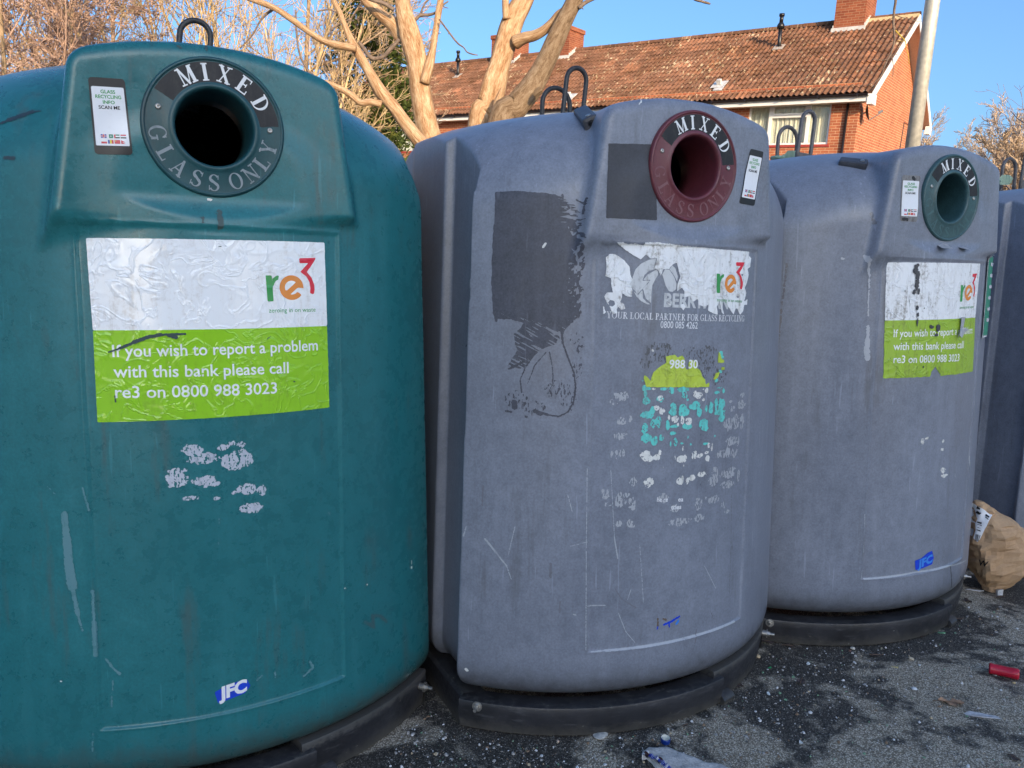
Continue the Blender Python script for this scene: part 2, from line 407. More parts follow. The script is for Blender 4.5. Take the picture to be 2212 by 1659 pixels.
        q = MB(); M = Matrix.Translation((x, y, z + .05)) @ Matrix.Rotation(ang, 4, 'X'); q.box((-.16, -.2, 0), (.16, .16, .02), M=M); q.build('vent_collar', plain('pale_collar', (.42,.36,.3), .8), vp)
    for (x, y) in ((-4.36, .42), (-9.85, .25)):
        z = ZE + (y + OE) * math.tan(ang)
        M = Matrix.Translation((x, y, z + .07)) @ Matrix.Rotation(ang, 4, 'X')
        q = MB(); q.box((-.22, -.22, 0), (.22, .22, .02), M=M); q.box((-.07, -.05, .02), (.07, .07, .16), M=M); q.box((-.06, -.4, -.012), (.24, -.23, .012), M=M)
        q.build('roof_patch', M_lead, root, bevel=.005)
    # eaves
    q = MB(); q.box((-HL, -OE + .005, ZE - .20), (OV - .13, -OE + .03, ZE - .02)); q.build('fascia', M_upvc, root)
    q = MB(); q.box((-HL, -OE + .031, ZE - .196), (OV - .13, -.003, ZE - .18)); q.build('soffit', plain('cream_soffit', (.62,.52,.38), .6), root)
    gt = MB(); an = np.linspace(math.pi, 2 * math.pi, 9); V = []; xs_ = (-HL, OV - .10)
    for xx in xs_: V += [(xx, -OE - .058 + .058 * math.cos(a), ZE - .015 + .062 * math.sin(a)) for a in an]
    for xx in xs_: V += [(xx, -OE - .058 + .052 * math.cos(a), ZE - .013 + .055 * math.sin(a)) for a in an]
    Fc = [(i, i+1, 9+i+1, 9+i) for i in range(8)] + [(18+i+1, 18+i, 27+i, 27+i+1) for i in range(8)] + [(9+i, 9+i+1, 27+i+1, 27+i) for i in range(8)]
    gt.add(V, Fc); xx = OV - .4
    while xx > -HL: gt.box((xx, -OE - .12, ZE - .085), (xx + .05, -OE + .004, ZE - .001)); xx -= 1.05
    gt.build('gutter', M_gutter, root)
    dp = MB(); dp.tube([(-.30, -.05, ZE - .19), (-.30, -.05, zb)], .034, 12); dp.build('downpipe', M_gutter, root, True)
    # verge boards and their soffits, both slopes
    vb = MB(); so = MB()
    for s in (1, -1):
        Y = (lambda y: y) if s > 0 else (lambda y: 2 * HW - y)
        o = lambda lst: lst if s > 0 else lst[::-1]
        dn = .16
        P = [(OV + .0, Y(-OE), ZE + .02), (OV, Y(HW), RH + .02), (OV, Y(HW), RH - dn - .05), (OV, Y(-OE + .02), ZE - dn - .05)]
        Pb = [(OV - .025, p[1], p[2]) for p in P]
        vb.add(P + Pb, [o([3,2,1,0]), o([4,5,6,7]), o([7,6,2,3]), o([5,4,0,1]), o([4,7,3,0])])
        S = [(OV - .027, Y(-OE+.05), ZE - .10), (OV - .027, Y(HW), RH - .11), (.004, Y(HW), RH - .11), (.004, Y(-OE+.05), ZE - .10)]
        so.add(S, [o([0,1,2,3])])
        vb.box((OV - .13, min(Y(-OE-.02), Y(-.0)), ZE - .28), (OV + .008, max(Y(-OE-.02), Y(0)), ZE - .012))
    vb.build('verge_board', M_upvc, root); so.build('verge_soffit', plain('pinkish_soffit', (.60,.48,.38), .7), root)
    # satellite dish on the gable, cable
    d = MB(); c = np.array([.20, .20, -.47]); ax = np.array([.955, .20, .22]); ax /= np.linalg.norm(ax)
    e1 = np.cross(ax, (0,0,1)); e1 /= np.linalg.norm(e1); e2 = np.cross(e1, ax); V = [c - ax * .07]; rings = 6; n = 24
    for r in range(1, rings + 1):
        for k in range(n):
            a = k * 2 * math.pi / n; q = r / rings; V.append(c + (e1 * math.cos(a) * .21 + e2 * math.sin(a) * .24) * q + ax * (.07 * q * q - .07))
    Fc = [(0, 1 + k, 1 + (k+1) % n) for k in range(n)] + [(1+(r-1)*n+k, 1+r*n+k, 1+r*n+(k+1)%n, 1+(r-1)*n+(k+1)%n) for r in range(1, rings) for k in range(n)]
    d.add(V, Fc); ds = d.build('satellite_dish', plain('dark_mesh_dish', (.03,.03,.035), .5), root, True)
    q = MB(); tip = c + ax * .30 - e2 * .10; q.tube([c - e2 * .22, tip], .012, 6); q.tube([tip - ax*.06 + e2*.02, tip + ax*.06 + e2*.05], .032, 8); q.tube([c - ax * .07, (.0, c[1] + .02, c[2] - .05)], .022, 8)
    q.build('dish_arm', plain('grey_steel_arm', (.35,.36,.38), .4, metal=.6), ds)
    q = MB(); q.tube([(.012, 6.9, -.17), (.012, 5.63, -.16), (.012, 5.5, -1.8)], .014, 5); q.build('wall_cable', M_gutter, root)
build_house()

# a second brick house, only a sliver of it among the trees on the left
def far_house():
    root = empty('far_house', tuple(at(722, 200, 34.0) * np.array([1,1,0])), R_(-30), 'orange brick house almost hidden behind the bare trees and evergreen', 'house')
    m = MB(); w_, d_, h_ = 1.6, 4.0, 7.4; z0 = -.5
    P = [(-w_, 0, z0), (w_, 0, z0), (w_, 0, h_), (0, 0, h_ + 1.6), (-w_, 0, h_)]
    m.add(P, [(0,1,2,3,4)], [(p[0], p[2]) for p in P])
    for x, s in ((w_, 1), (-w_, -1)):
        Q = [(x,0,z0),(x,d_,z0),(x,d_,h_),(x,0,h_)]; m.add(Q, [(0,1,2,3) if s > 0 else (3,2,1,0)], [(p[1], p[2]) for p in Q])
    m.build('wall', M_brick, root)
    m = MB()
    for s in (1, -1):
        Q = [(s*(w_+.25), -.3, h_-.22), (s*(w_+.25), d_, h_-.22), (0, d_, h_+1.64), (0, -.3, h_+1.64)]; m.add(Q, [(0,1,2,3) if s > 0 else (3,2,1,0)], [(p[1]+3, p[2]*1.3) for p in Q])
        Q2 = [(a, b, c - .08) for a, b, c in Q]; m.add(Q2, [(3,2,1,0) if s > 0 else (0,1,2,3)], [(0,0)]*4)
    m.build('roof', M_tile, root)
far_house()

# unseen brick block behind the camera, added and sized to keep the low sun off the banks
def shade_building():
    root = empty('shade_block', (9.0, -14.0, 0), R_(4), 'plain two storey brick block, unseen, added behind the viewer to shade the banks', 'building')
    m = MB(); m.box((-5.8, -8, -.3), (3.4, 0, 6.7)); m.build('wall', brick_material('shade_block_brick', (.32,.19,.13), (.25,.15,.11), (.4,.36,.3)), root)
    m = MB(); m.box((-6.0, -8.2, 6.704), (3.6, .2, 7.0)); m.build('roof', plain('grey_felt_roof', (.12,.12,.12), .9), root)
    for k in range(2):
        x = -5.0 + k * 4.4
        for z0, z1 in ((.2, 2.5), (4.1, 5.5)):
            f = MB(); f.box((x, .003, z0), (x + 2.6, .06, z1)); fo = f.build('window', M_upvc, root)
            p = MB(); p.box((x + .1, .061, z0 + .1), (x + 1.26, .07, z1 - .1)); p.box((x + 1.34, .061, z0 + .1), (x + 2.5, .07, z1 - .1)); p.build('pane', plain('dark_glass', (.03,.035,.04), .05), fo)
shade_building()

# ------------------------------------------------------------------ the glass banks: one moulded shape, found as an implicit solid
YAW = [R_(27.54), R_(26.34), R_(26.05), R_(25.5)]
POS = [(-.978, 2.379, 0), (.256, 2.827, 0), (1.36, 3.457, 0), (2.845, 4.18, 0)]
RC = (0.0, 1.712)                                            # centre of the round mouth
def smax(a, b, k): h = np.clip(.5 - .5 * (a - b) / k, 0, 1); return a * (1 - h) + b * h + k * h * (1 - h)
def smin(a, b, k): return -smax(-a, -b, k)
def sstep(a, b, x): t = np.clip((x - a) / (b - a), 0, 1); return t * t * (3 - 2 * t)
def yface(z): return .578 + .03 * (z - 1.712)                 # flat face of the hood
def f_bank(x, y, z):
    ay = np.where(y > 0, y * .78, -y); ax = np.abs(x)            # the back half runs a little deeper
    yf = .632 - .0205 * z; Ra = .89 - .0205 * z; a = .637 - .0205 * z
    dfront = np.hypot(x, ay + (Ra - yf)) - Ra
    s = -.034 * sstep(.356, .336, ay) + .030 * sstep(.150, .130, ay)
    zc = z + .067 * (x / .6) ** 2                              # the lid is a barrel vault, slightly crowned across
    t = np.clip((zc - 1.635) / .277, 0, 1); ins_f = (.34 - .15 * sstep(-.05, .25, y)) * (1 - np.sqrt(np.maximum(1 - t * t, 0)))
    ts = np.clip((zc - 1.862) / .05, 0, 1); ins_s = .022 * (1 - np.sqrt(np.maximum(1 - ts * ts, 0)))
    d2 = smax(dfront + ins_f, ax - (a + s) + ins_s, .006); ins = 0.0
    tb = np.clip((.20 - z) / .076, 0, 1); ins = ins + .055 * (1 - np.sqrt(np.maximum(1 - tb * tb, 0)))
    f = d2 + ins
    f = smax(f, zc - 1.9119, .004)
    k = sstep(1.490, 1.560, z); L = yf * (1 - k) + yface(z) * k + .2 * sstep(1.47, 1.45, z)
    f = smax(f, ay - L, .004)
    hw = .341 - .150 * (z - 1.54) - .25 * np.maximum(0, yface(z) - .03 - ay); zt = 1.905 - .045 * (x / .28) ** 2
    fh = smax(smax(smax(ay - yface(z), ax - hw, .026), z - zt, .04), (1.518 - z) * sstep(-.12, .12, x) + .74 * ((1.455 - z) + .9 * (ay - .530)) * (1 - sstep(-.12, .12, x)), .014)
    f = smin(f, fh, .030)
    pd = np.maximum(ax - .298, np.abs(z - .88) - .605)
    f = f + .0045 * sstep(.002, -.004, pd) * (ay > .3) - .0015 * np.exp(-(pd / .006) ** 2) * (ay > .3)
    return f
def bank_mesh():
    th = np.r_[np.arange(-36, 36.01, .32), np.arange(36.35, 70, .35), np.arange(70.35, 82, .35), np.arange(82.5, 112, .8), np.arange(113, 180, 1.1)]
    th = np.unique(np.round(np.r_[th, -th[th > 36]], 4)); th = np.r_[th]
    ths = np.radians(th)
    zl = np.r_[np.arange(.124, .205, .006), np.arange(.21, .265, .012), np.arange(.266, .290, .0025), np.arange(.295, 1.2, .02)]
    el = np.radians(np.r_[np.arange(0, 50, .32), np.arange(50, 89.5, 1.0)])
    O = np.zeros((len(zl) + len(el), 3)); O[:len(zl), 2] = zl; O[len(zl):, 2] = 1.2
    E = np.r_[np.zeros(len(zl)), el]
    nR, nC = len(E), len(ths)
    D = np.stack([np.cos(E)[:, None] * np.sin(ths)[None], -np.cos(E)[:, None] * np.cos(ths)[None], np.repeat(np.sin(E)[:, None], nC, 1)], -1)
    D = D.reshape(-1, 3); Oo = np.repeat(O, nC, 0)
    F = lambda t: f_bank(*(Oo + D * t[:, None]).T)
    lo = np.full(len(D), .02); hi = np.full(len(D), 1.2); found = np.zeros(len(D), bool)
    for t in np.linspace(1.1, .25, 52):
        ins = (F(np.full(len(D), t)) < 0) & ~found
        lo[ins] = t; found |= ins; hi[~found] = t
    for _ in range(16):
        m = .5 * (lo + hi); i = F(m) < 0; lo = np.where(i, m, lo); hi = np.where(i, hi, m)
    V = Oo + D * (.5 * (lo + hi))[:, None]
    idx = np.arange(nR * nC).reshape(nR, nC)
    q = np.stack([idx[:-1], np.roll(idx[:-1], -1, 1), np.roll(idx[1:], -1, 1), idx[1:]], -1).reshape(-1, 4)
    c = V[q].mean(1)
    hole = (np.hypot(c[:, 0] - RC[0], c[:, 2] - RC[1]) < .112) & (np.abs(c[:, 1]) > .4)
    q = q[~hole].tolist()
    V = V.tolist(); n = len(V); V.append((0, 0, 1.9119)); V.append((0, 0, .124))
    top = idx[-1]; bot = idx[0]
    q += [[int(top[i]), int(top[(i+1) % nC]), n] for i in range(nC)] + [[int(bot[(i+1) % nC]), int(bot[i]), n + 1] for i in range(nC)]
    return V, q
def to_local(i, P, direction=False):
    c, s = math.cos(YAW[i]), math.sin(YAW[i]); P = np.asarray(P, float)
    if not direction: P = P - np.array(POS[i])
    return np.stack([c * P[..., 0] + s * P[..., 1], -s * P[..., 0] + c * P[..., 1], P[..., 2]], -1)
def on_bank(i, pts):
    """where sight lines through these picture points meet bank i: (x, z) on its front"""
    out = []
    o = to_local(i, CAM)
    for (u, v) in pts:
        d = to_local(i, ray(u, v), True); t = np.linspace(1.3, 5, 900); P = o + d * t[:, None]
        f = f_bank(*P.T); k = np.argmax(f < 0)
        if f[k] >= 0: k = np.argmin(f)
        a, b = t[max(k - 1, 0)], t[k]
        for _ in range(18):
            m = .5 * (a + b); q = o + d * m
            if f_bank(*q[:, None])[0] < 0: b = m
            else: a = m
        q = o + d * b; out.append((q[0], q[2]))
    return np.array(out)
def front_y(x, z):
    """depth of the front surface at (x, z)"""
    x = np.asarray(x, float); z = np.asarray(z, float); lo = np.full(x.shape, -.8); hi = np.full(x.shape, -.1); fd = np.zeros(x.shape, bool)
    for y in np.linspace(-.72, -.12, 50):
        ins = (f_bank(x, np.full(x.shape, y), z) < 0) & ~fd
        hi[ins] = y; fd |= ins; lo[~fd] = y
    for _ in range(18):
        m = .5 * (lo + hi); i = f_bank(x, m, z) < 0; hi = np.where(i, m, hi); lo = np.where(i, lo, m)
    return .5 * (lo + hi)
def wrap(P2, off):
    """lay flat (x, z) points on the front of a bank, off metres proud"""
    P2 = np.asarray(P2, float); x, z = P2[:, 0], P2[:, 1]; e = .004
    y = front_y(x, z); gx = (front_y(x + e, z) - front_y(x - e, z)) / (2 * e); gz = (front_y(x, z + e) - front_y(x, z - e)) / (2 * e)
    n = np.stack([gx, -np.ones_like(x), gz], -1); n /= np.linalg.norm(n, axis=1)[:, None]
    off = np.asarray(off, float); off = off[:, None] if off.ndim else off
    return np.stack([x, y, z], -1) + n * off

# ---- flat shapes as signed fields, cut out by marching squares
def sd_poly(P, x, z):
    P = np.asarray(P, float); d = np.full(x.shape, 1e9); ins = np.zeros(x.shape, bool); n = len(P)
    for i in range(n):
        a, b = P[i], P[(i + 1) % n]; e = b - a; L = e @ e + 1e-18
        t = np.clip(((x - a[0]) * e[0] + (z - a[1]) * e[1]) / L, 0, 1)
        d = np.minimum(d, np.hypot(x - a[0] - t * e[0], z - a[1] - t * e[1]))
        if a[1] != b[1]:
            c = (a[1] > z) != (b[1] > z); ins ^= c & (x < (b[0] - a[0]) * (z - a[1]) / (b[1] - a[1]) + a[0])
    return np.where(ins, -d, d)
def sd_line(a, b, w, x, z):
    a = np.asarray(a, float); e = np.asarray(b, float) - a; L = e @ e + 1e-18
    t = np.clip(((x - a[0]) * e[0] + (z - a[1]) * e[1]) / L, 0, 1); return np.hypot(x - a[0] - t * e[0], z - a[1] - t * e[1]) - w
def sd_ell(c, r, x, z, rot=0.0):
    cs, sn = math.cos(rot), math.sin(rot); X = (x - c[0]) * cs + (z - c[1]) * sn; Z = -(x - c[0]) * sn + (z - c[1]) * cs
    k = np.hypot(X / r[0], Z / r[1]); return (k - 1) * min(r)
def cut(field, b, step):
    """polygons of field < 0 inside b = (x0, x1, z0, z1)"""
    xs = np.arange(b[0], b[1] + step, step); zs = np.arange(b[2], b[3] + step, step)
    X, Z = np.meshgrid(xs, zs); F = field(X.ravel(), Z.ravel()).reshape(X.shape)
    F[0, :] = F[-1, :] = 1; F[:, 0] = F[:, -1] = 1
    V = []; idx = {}; Fc = []
    def pt(i, j):
        k = (i, j)
        if k not in idx: idx[k] = len(V); V.append((xs[j], zs[i]))
        return idx[k]
    def ed(i, j, i2, j2):
        k = (i, j, i2, j2) if (i, j) < (i2, j2) else (i2, j2, i, j)
        if k not in idx:
            a, c = F[k[0], k[1]], F[k[2], k[3]]; t = a / (a - c) if a != c else .5; t = min(max(t, .02), .98)
            idx[k] = len(V); V.append((xs[k[1]] + t * (xs[k[3]] - xs[k[1]]), zs[k[0]] + t * (zs[k[2]] - zs[k[0]])))
        return idx[k]
    I = F < 0
    any_ = I[:-1, :-1] | I[1:, :-1] | I[:-1, 1:] | I[1:, 1:]
    for i, j in zip(*np.nonzero(any_)):
        cs = ((i, j), (i, j + 1), (i + 1, j + 1), (i + 1, j)); poly = []
        for k in range(4):
            a, c = cs[k], cs[(k + 1) % 4]
            if I[a]: poly.append(pt(*a))
            if I[a] != I[c]: poly.append(ed(*a, *c))
        if len(poly) >= 3: Fc.append(poly)
    return np.array(V).reshape(-1, 2), Fc
def decal(name, parent, field, b, step, mat, off=.0008, wr=None):
    V, Fc = cut(field, b, step)
    if not len(V): return None
    o = off if wr is None else off + wr(V[:, 0], V[:, 1])
    return mesh(name, wrap(V, o), Fc, mat, parent, True)

# ---- lettering
_glyph = {}
def sans(txt, bold=0.0):
    """outline lettering as flat triangles, cap height 1, returns V, F, width"""
    k = (txt, bold)
    if k not in _glyph:
        cu = bpy.data.curves.new('text', 'FONT'); cu.body = txt; cu.size = 1; cu.offset = bold; cu.resolution_u = 3
        o = bpy.data.objects.new('text', cu); sc.collection.objects.link(o)
        dg = bpy.context.evaluated_depsgraph_get(); me = bpy.data.meshes.new_from_object(o.evaluated_get(dg))
        V = np.array([v.co[:2] for v in me.vertices]).reshape(-1, 2); Fc = [list(p.vertices) for p in me.polygons]
        bpy.data.objects.remove(o); bpy.data.curves.remove(cu); bpy.data.meshes.remove(me)
        _glyph[k] = (V, Fc)
    V, Fc = _glyph[k]; return V.copy(), Fc
CAPH = sans('H')[0][:, 1].max()
def text_on(mb, txt, A, B, cap, off, bold=0.0, lay=None, mi=0, shear=0.0):
    """txt from A to B (x, z on the bank), cap tall"""
    V, Fc = sans(txt, bold); A = np.asarray(A, float); B = np.asarray(B, float); e = B - A; up = np.array([-e[1], e[0]]); up /= np.linalg.norm(up)
    x0, x1 = V[:, 0].min(), V[:, 0].max()
    t = (V[:, 0] - x0) / (x1 - x0); h = V[:, 1] / CAPH
    P = A + t[:, None] * e + (h * cap)[:, None] * (up + shear * e / np.linalg.norm(e))
    mb.add((lay or wrap)(P, off), Fc, None, mi)
def serif(ch, x, y):
    """slab serif capital in a box 0..1 high, as a field"""
    S = .100; T = .040; r = []
    st = lambda a, b, w=S: r.append(sd_line(a, b, w, x, y)); bar = lambda a, b: st(a, b, T)
    def box(x0, x1, y0, y1): r.append(np.maximum(np.abs(x - (x0+x1)/2) - (x1-x0)/2, np.abs(y - (y0+y1)/2) - (y1-y0)/2))
    def stem(xc, w=S, y0=0, y1=1): box(xc - w, xc + w, y0, y1)
    def slab(x0, x1, yy): box(x0, x1, yy - T, yy + T)
    def arc(c, rx, ry, wx, wy, a0=None, a1=None):
        o = sd_ell(c, (rx, ry), x, y); i = sd_ell(c, (rx - wx, ry - wy), x, y); d = np.maximum(o, -i)
        if a0 is not None:
            an = np.degrees(np.arctan2(y - c[1], x - c[0])) % 360; ok = ((an - a0) % 360) <= ((a1 - a0) % 360); d = np.where(ok, d, .05)
        r.append(d)
    lo, hi = T, 1 - T
    if ch == 'I': stem(.2); slab(.02, .38, lo); slab(.02, .38, hi); w = .40
    elif ch == 'L': stem(.2); slab(.02, .40, hi); slab(.02, .68, lo); box(.62, .68, 0, .26); w = .70
    elif ch == 'E':
        stem(.2); slab(.02, .66, hi); slab(.02, .70, lo); slab(.2, .5, .52); box(.60, .66, .76, 1); box(.64, .70, 0, .26); box(.46, .51, .40, .64); w = .72
    elif ch == 'F': stem(.2); slab(.02, .66, hi); slab(.02, .38, lo); slab(.2, .5, .52); box(.60, .66, .76, 1); w = .66
    elif ch == 'D': stem(.2); arc((.26, .5), .52, .5, .15, .055, 270, 90); box(.02, .30, 0, 2*T); box(.02, .30, 1-2*T, 1); w = .80
    elif ch == 'O': arc((.42, .5), .42, .51, .15, .055); w = .84
    elif ch == 'G':
        arc((.43, .5), .43, .51, .15, .055, 40, 330); stem(.72, .07, .06, .42); slab(.54, .86, .42); box(.70, .75, .70, .96); w = .88
    elif ch == 'C': arc((.43, .5), .43, .51, .15, .055, 45, 322); box(.66, .71, .68, .97); w = .76
    elif ch == 'S':
        arc((.32, .74), .29, .27, .13, .055, 30, 250); arc((.34, .27), .31, .28, .13, .055, 205, 75); st((.16, .66), (.52, .38), .075); box(.54, .59, .70, .98); box(.03, .08, .03, .32); w = .66
    elif ch == 'N': stem(.17, .035); stem(.73, .035); st((.17, .95), (.73, .05), .07); slab(.0, .26, hi); slab(.02, .32, lo); slab(.58, .88, hi); w = .90
    elif ch == 'M':
        stem(.17, .035); stem(.83, S); st((.20, .96), (.50, .06), .07); st((.80, .96), (.50, .06), .03); slab(.02, .26, hi); slab(.74, 1.0, hi); slab(.02, .33, lo); slab(.66, 1.0, lo); w = 1.02
    elif ch == 'X': st((.14, .96), (.62, .04), .08); st((.62, .96), (.14, .04), .03); slab(.0, .30, hi); slab(.48, .78, hi); slab(.0, .30, lo); slab(.46, .78, lo); w = .78
    elif ch == 'Y': st((.12, .96), (.38, .44), .075); st((.64, .96), (.38, .44), .03); stem(.38, S, 0, .46); slab(-.02, .26, hi); slab(.50, .78, hi); slab(.2, .56, lo); w = .76
    elif ch == 'A': st((.10, .04), (.38, .96), .03); st((.38, .96), (.66, .04), .075); slab(.2, .58, .34); slab(-.02, .24, lo); slab(.50, .80, lo); w = .78
    elif ch == 'U': stem(.18, S, .3, 1); stem(.68, .035, .3, 1); arc((.405, .3), .31, .31, .13, .06, 180, 0); slab(.0, .36, hi); slab(.54, .84, hi); w = .82
    elif ch == 'P': stem(.2); arc((.30, .73), .34, .27, .13, .055, 270, 90); box(.02, .32, 1-2*T, 1); box(.2, .32, .46, .46+2*T); slab(.02, .38, lo); w = .66
    elif ch == 'R': stem(.2); arc((.30, .74), .32, .26, .13, .055, 270, 90); box(.02, .32, 1-2*T, 1); box(.2, .32, .48, .48+2*T); slab(.02, .38, lo); st((.36, .48), (.70, .05), .07); slab(.58, .82, lo); w = .78
    elif ch == 'T': stem(.36); slab(.02, .70, hi); slab(.2, .52, lo); box(.02, .07, .74, 1); box(.65, .70, .74, 1); w = .72
    else: w = .3; r.append(np.full(x.shape, 1.0))
    d = r[0]
    for q in r[1:]: d = np.minimum(d, q)
    return d, w
_sg = {}
def serif_mesh(ch):
    if ch not in _sg:
        w = serif(ch, np.zeros(1), np.zeros(1))[1]
        V, Fc = cut(lambda x, y: serif(ch, x, y)[0], (-.1, w + .12, -.08, 1.08), .022); _sg[ch] = (V, Fc, w)
    return _sg[ch]
def serif_line(mb, txt, A, B, cap, off):
    A = np.asarray(A, float); e = np.asarray(B, float) - A; L = np.linalg.norm(e); e /= L; up = np.array([-e[1], e[0]])
    ws = [(.34 if c == ' ' else serif_mesh(c)[2] + .10) for c in txt]; k = L / sum(ws); x = 0
    for c, w_ in zip(txt, ws):
        if c != ' ':
            V, Fc, _ = serif_mesh(c)
            if len(V): mb.add(wrap(A + ((V[:, 0] + .05) * k + x)[:, None] * e + (V[:, 1] * cap)[:, None] * up, off), Fc)
        x += w_ * k

# ---- materials of the banks
def plastic(name, c, dirt, mottle=.25, rough=.42):
    t = NT(name); v = t.coord('Object', rnd=True)
    c = np.array(c)
    n1 = t.noise(v, 2.2, 6, .68); n2 = t.noise(v, 150, 3, .7); n3 = t.noise(v, 28, 5, .65)
    col = t.ramp(n1, [(.25, c * (1 - mottle * .42)), (.75, np.minimum(c * (1 + mottle * .42), 1))])
    col = t.mix(.75, col, t.ramp(t.math('ADD', t.math('MULTIPLY', n2, .55), t.math('MULTIPLY', n3, .45)), [(.36, (1 - mottle,) * 3), (.64, (1 + mottle,) * 3)]), 'MULTIPLY')
    # rain streaks and grime: long upright marks
    mp = t.n('ShaderNodeMapping'); mp.inputs['Scale'].default_value = (17, 17, 1.6); t.l(v, mp.inputs[0])
    st = t.noise(mp.outputs[0], 1.0, 6, .7)
    pt = t.noise(v, 3.3, 4, .6)
    col = t.mix(t.ramp(t.math('ADD', st, t.math('MULTIPLY', pt, .5)), [(.85, 0.0), (1.04, .50)]), col, dirt)
    col = t.mix(t.ramp(t.math('SUBTRACT', st, t.math('MULTIPLY', pt, .3)), [(.16, .20), (.32, 0.0)]), col, np.minimum(c * 1.5 + .03, 1))
    # rub marks: fine pale scratches in two slants
    for sc_, rot in (((90, 90, 5), .35), ((70, 70, 4), -.5)):
        m2 = t.n('ShaderNodeMapping'); m2.inputs['Scale'].default_value = sc_; m2.inputs['Rotation'].default_value = (0, rot, 0); t.l(v, m2.inputs[0])
        s2 = t.noise(m2.outputs[0], 1.0, 2, .5)
        col = t.mix(t.ramp(t.math('ADD', s2, t.math('MULTIPLY', t.noise(v, 4.5, 2), .35)), [(.905, 0.0), (.94, .22)]), col, np.minimum(c * 2.2 + .06, 1))
    hx = t.n('ShaderNodeMapping'); hx.inputs['Scale'].default_value = (8, 8, 190); t.l(v, hx.inputs[0]); hy = t.n('ShaderNodeMapping'); hy.inputs['Scale'].default_value = (190, 190, 8); t.l(v, hy.inputs[0])
    hatch = t.math('ADD', t.noise(hx.outputs[0], 1.0, 3, .6), t.noise(hy.outputs[0], 1.0, 3, .6))
    col = t.mix(t.math('MULTIPLY', t.ramp(n1, [(.4, .25), (.65, .9)]), .42), col, t.ramp(hatch, [(.38, (1 - mottle * 1.2,) * 3), (.62, (1 + mottle * .9,) * 3)]), 'MULTIPLY')
    # splashed soil along the foot
    oc = t.n('ShaderNodeTexCoord'); sx = t.n('ShaderNodeSeparateXYZ'); t.l(oc.outputs['Object'], sx.inputs[0])
    ft = t.n('ShaderNodeMapRange'); ft.inputs[1].default_value = .15; ft.inputs[2].default_value = .30; ft.inputs[3].default_value = .62; ft.inputs[4].default_value = 0; t.l(sx.outputs[2], ft.inputs[0])
    col = t.mix(t.ramp(t.math('ADD', ft.outputs[0], t.math('MULTIPLY', n3, .6)), [(.55, 0.0), (.95, .8)]), col, np.array(dirt) * .55)
    t.set(color=col, rough=t.ramp(t.math('ADD', t.math('MULTIPLY', n1, .5), t.math('MULTIPLY', n3, .5)), [(.3, rough - .08), (.7, rough + .12)]), spec=.5)
    t.bump(t.math('ADD', t.math('MULTIPLY', n2, .5), t.math('MULTIPLY', n1, 4)), .12, .004)
    return t.m
M_teal = plastic('teal_plastic', (.015, .136, .150), (.08, .085, .075), .23, .27)
M_grey = plastic('grey_plastic', (.184, .200, .244), (.098, .098, .103), .25, .33)
M_black = plastic('black_base_plastic', (.016, .016, .020), (.045, .04, .034), .3, .45)
def base_mat():
    t = NT('black_base_plastic'); v = t.coord('Object', rnd=True); n = t.noise(v, 7, 6, .7); n2 = t.noise(v, 60, 4, .7)
    mp = t.n('ShaderNodeMapping'); mp.inputs['Scale'].default_value = (14, 14, 60); t.l(v, mp.inputs[0]); sc_ = t.noise(mp.outputs[0], 1, 4, .65)
    tc = t.n('ShaderNodeTexCoord'); sx = t.n('ShaderNodeSeparateXYZ'); t.l(tc.outputs['Object'], sx.inputs[0])
    col = t.ramp(n, [(.3, (.014,.014,.016)), (.7, (.036,.036,.042))]); col = t.mix(t.ramp(sc_, [(.58, 0), (.70, .5)]), col, (.085,.085,.09))
    lo = t.math('MULTIPLY', t.math('SUBTRACT', .055, sx.outputs[2]), 7.0)
    col = t.mix(t.ramp(t.math('ADD', t.math('MULTIPLY', t.math('ADD', n, n2), .5), lo), [(.56, 0), (.86, .5)]), col, (.11,.10,.08))
    hi = t.math('MULTIPLY', t.math('SUBTRACT', sx.outputs[2], .094), 14.0)
    col = t.mix(t.ramp(t.math('ADD', n2, hi), [(.55, 0), (.75, .55)]), col, (.10,.095,.085))
    col = t.mix(t.ramp(n2, [(.70, 0), (.73, .8)]), col, (.30,.29,.27))
    t.set(color=col, rough=t.ramp(n2, [(.3, .32), (.7, .6)])); t.bump(n2, .15, .003); return t.m
M_black = base_mat()
M_steel = plain('dark_lifting_steel', (.040, .039, .040), .5, .35, 40, metal=.2, bump=.2)
M_steel2 = plain('dull_grey_steel', (.12, .108, .105), .5, .3, 40, metal=.2, bump=.2)
M_bolt = plain('worn_zinc', (.42, .40, .37), .4, .3, 60, metal=.8)
def vinyl(name, c, dirt=(.25, .2, .14), amount=1.0, rough=.22, crease=.5):
    t = NT(name); v = t.coord('Object'); c = np.array(c)
    mp = t.n('ShaderNodeMapping'); mp.inputs['Scale'].default_value = (60, 60, 11); t.l(v, mp.inputs[0])
    sp = t.noise(v, 95, 4, .7); pa = t.noise(v, 9, 3); st = t.noise(mp.outputs[0], 1, 4, .7)
    k = t.math('ADD', t.math('MULTIPLY', t.math('ADD', sp, st), .5), t.math('MULTIPLY', pa, .35))
    col = t.mix(t.ramp(k, [(.70, 0.0), (.84, .65 * amount)]), c, dirt)
    col = t.mix(t.ramp(st, [(.45, 0.0), (.75, .25 * amount)]), col, np.array(dirt) * 1.6)
    t.set(color=col, rough=rough, spec=.5)
    if crease:
        w = t.noise(v, 13, 3, .5, 1.2); r = t.math('ABSOLUTE', t.math('SUBTRACT', w, .5)); r = t.ramp(r, [(0, 1.0), (.05, 0.0)])
        t.bump(t.math('ADD', r, t.math('MULTIPLY', t.noise(v, 7, 2), 1.5)), crease, .003)
    return t.m
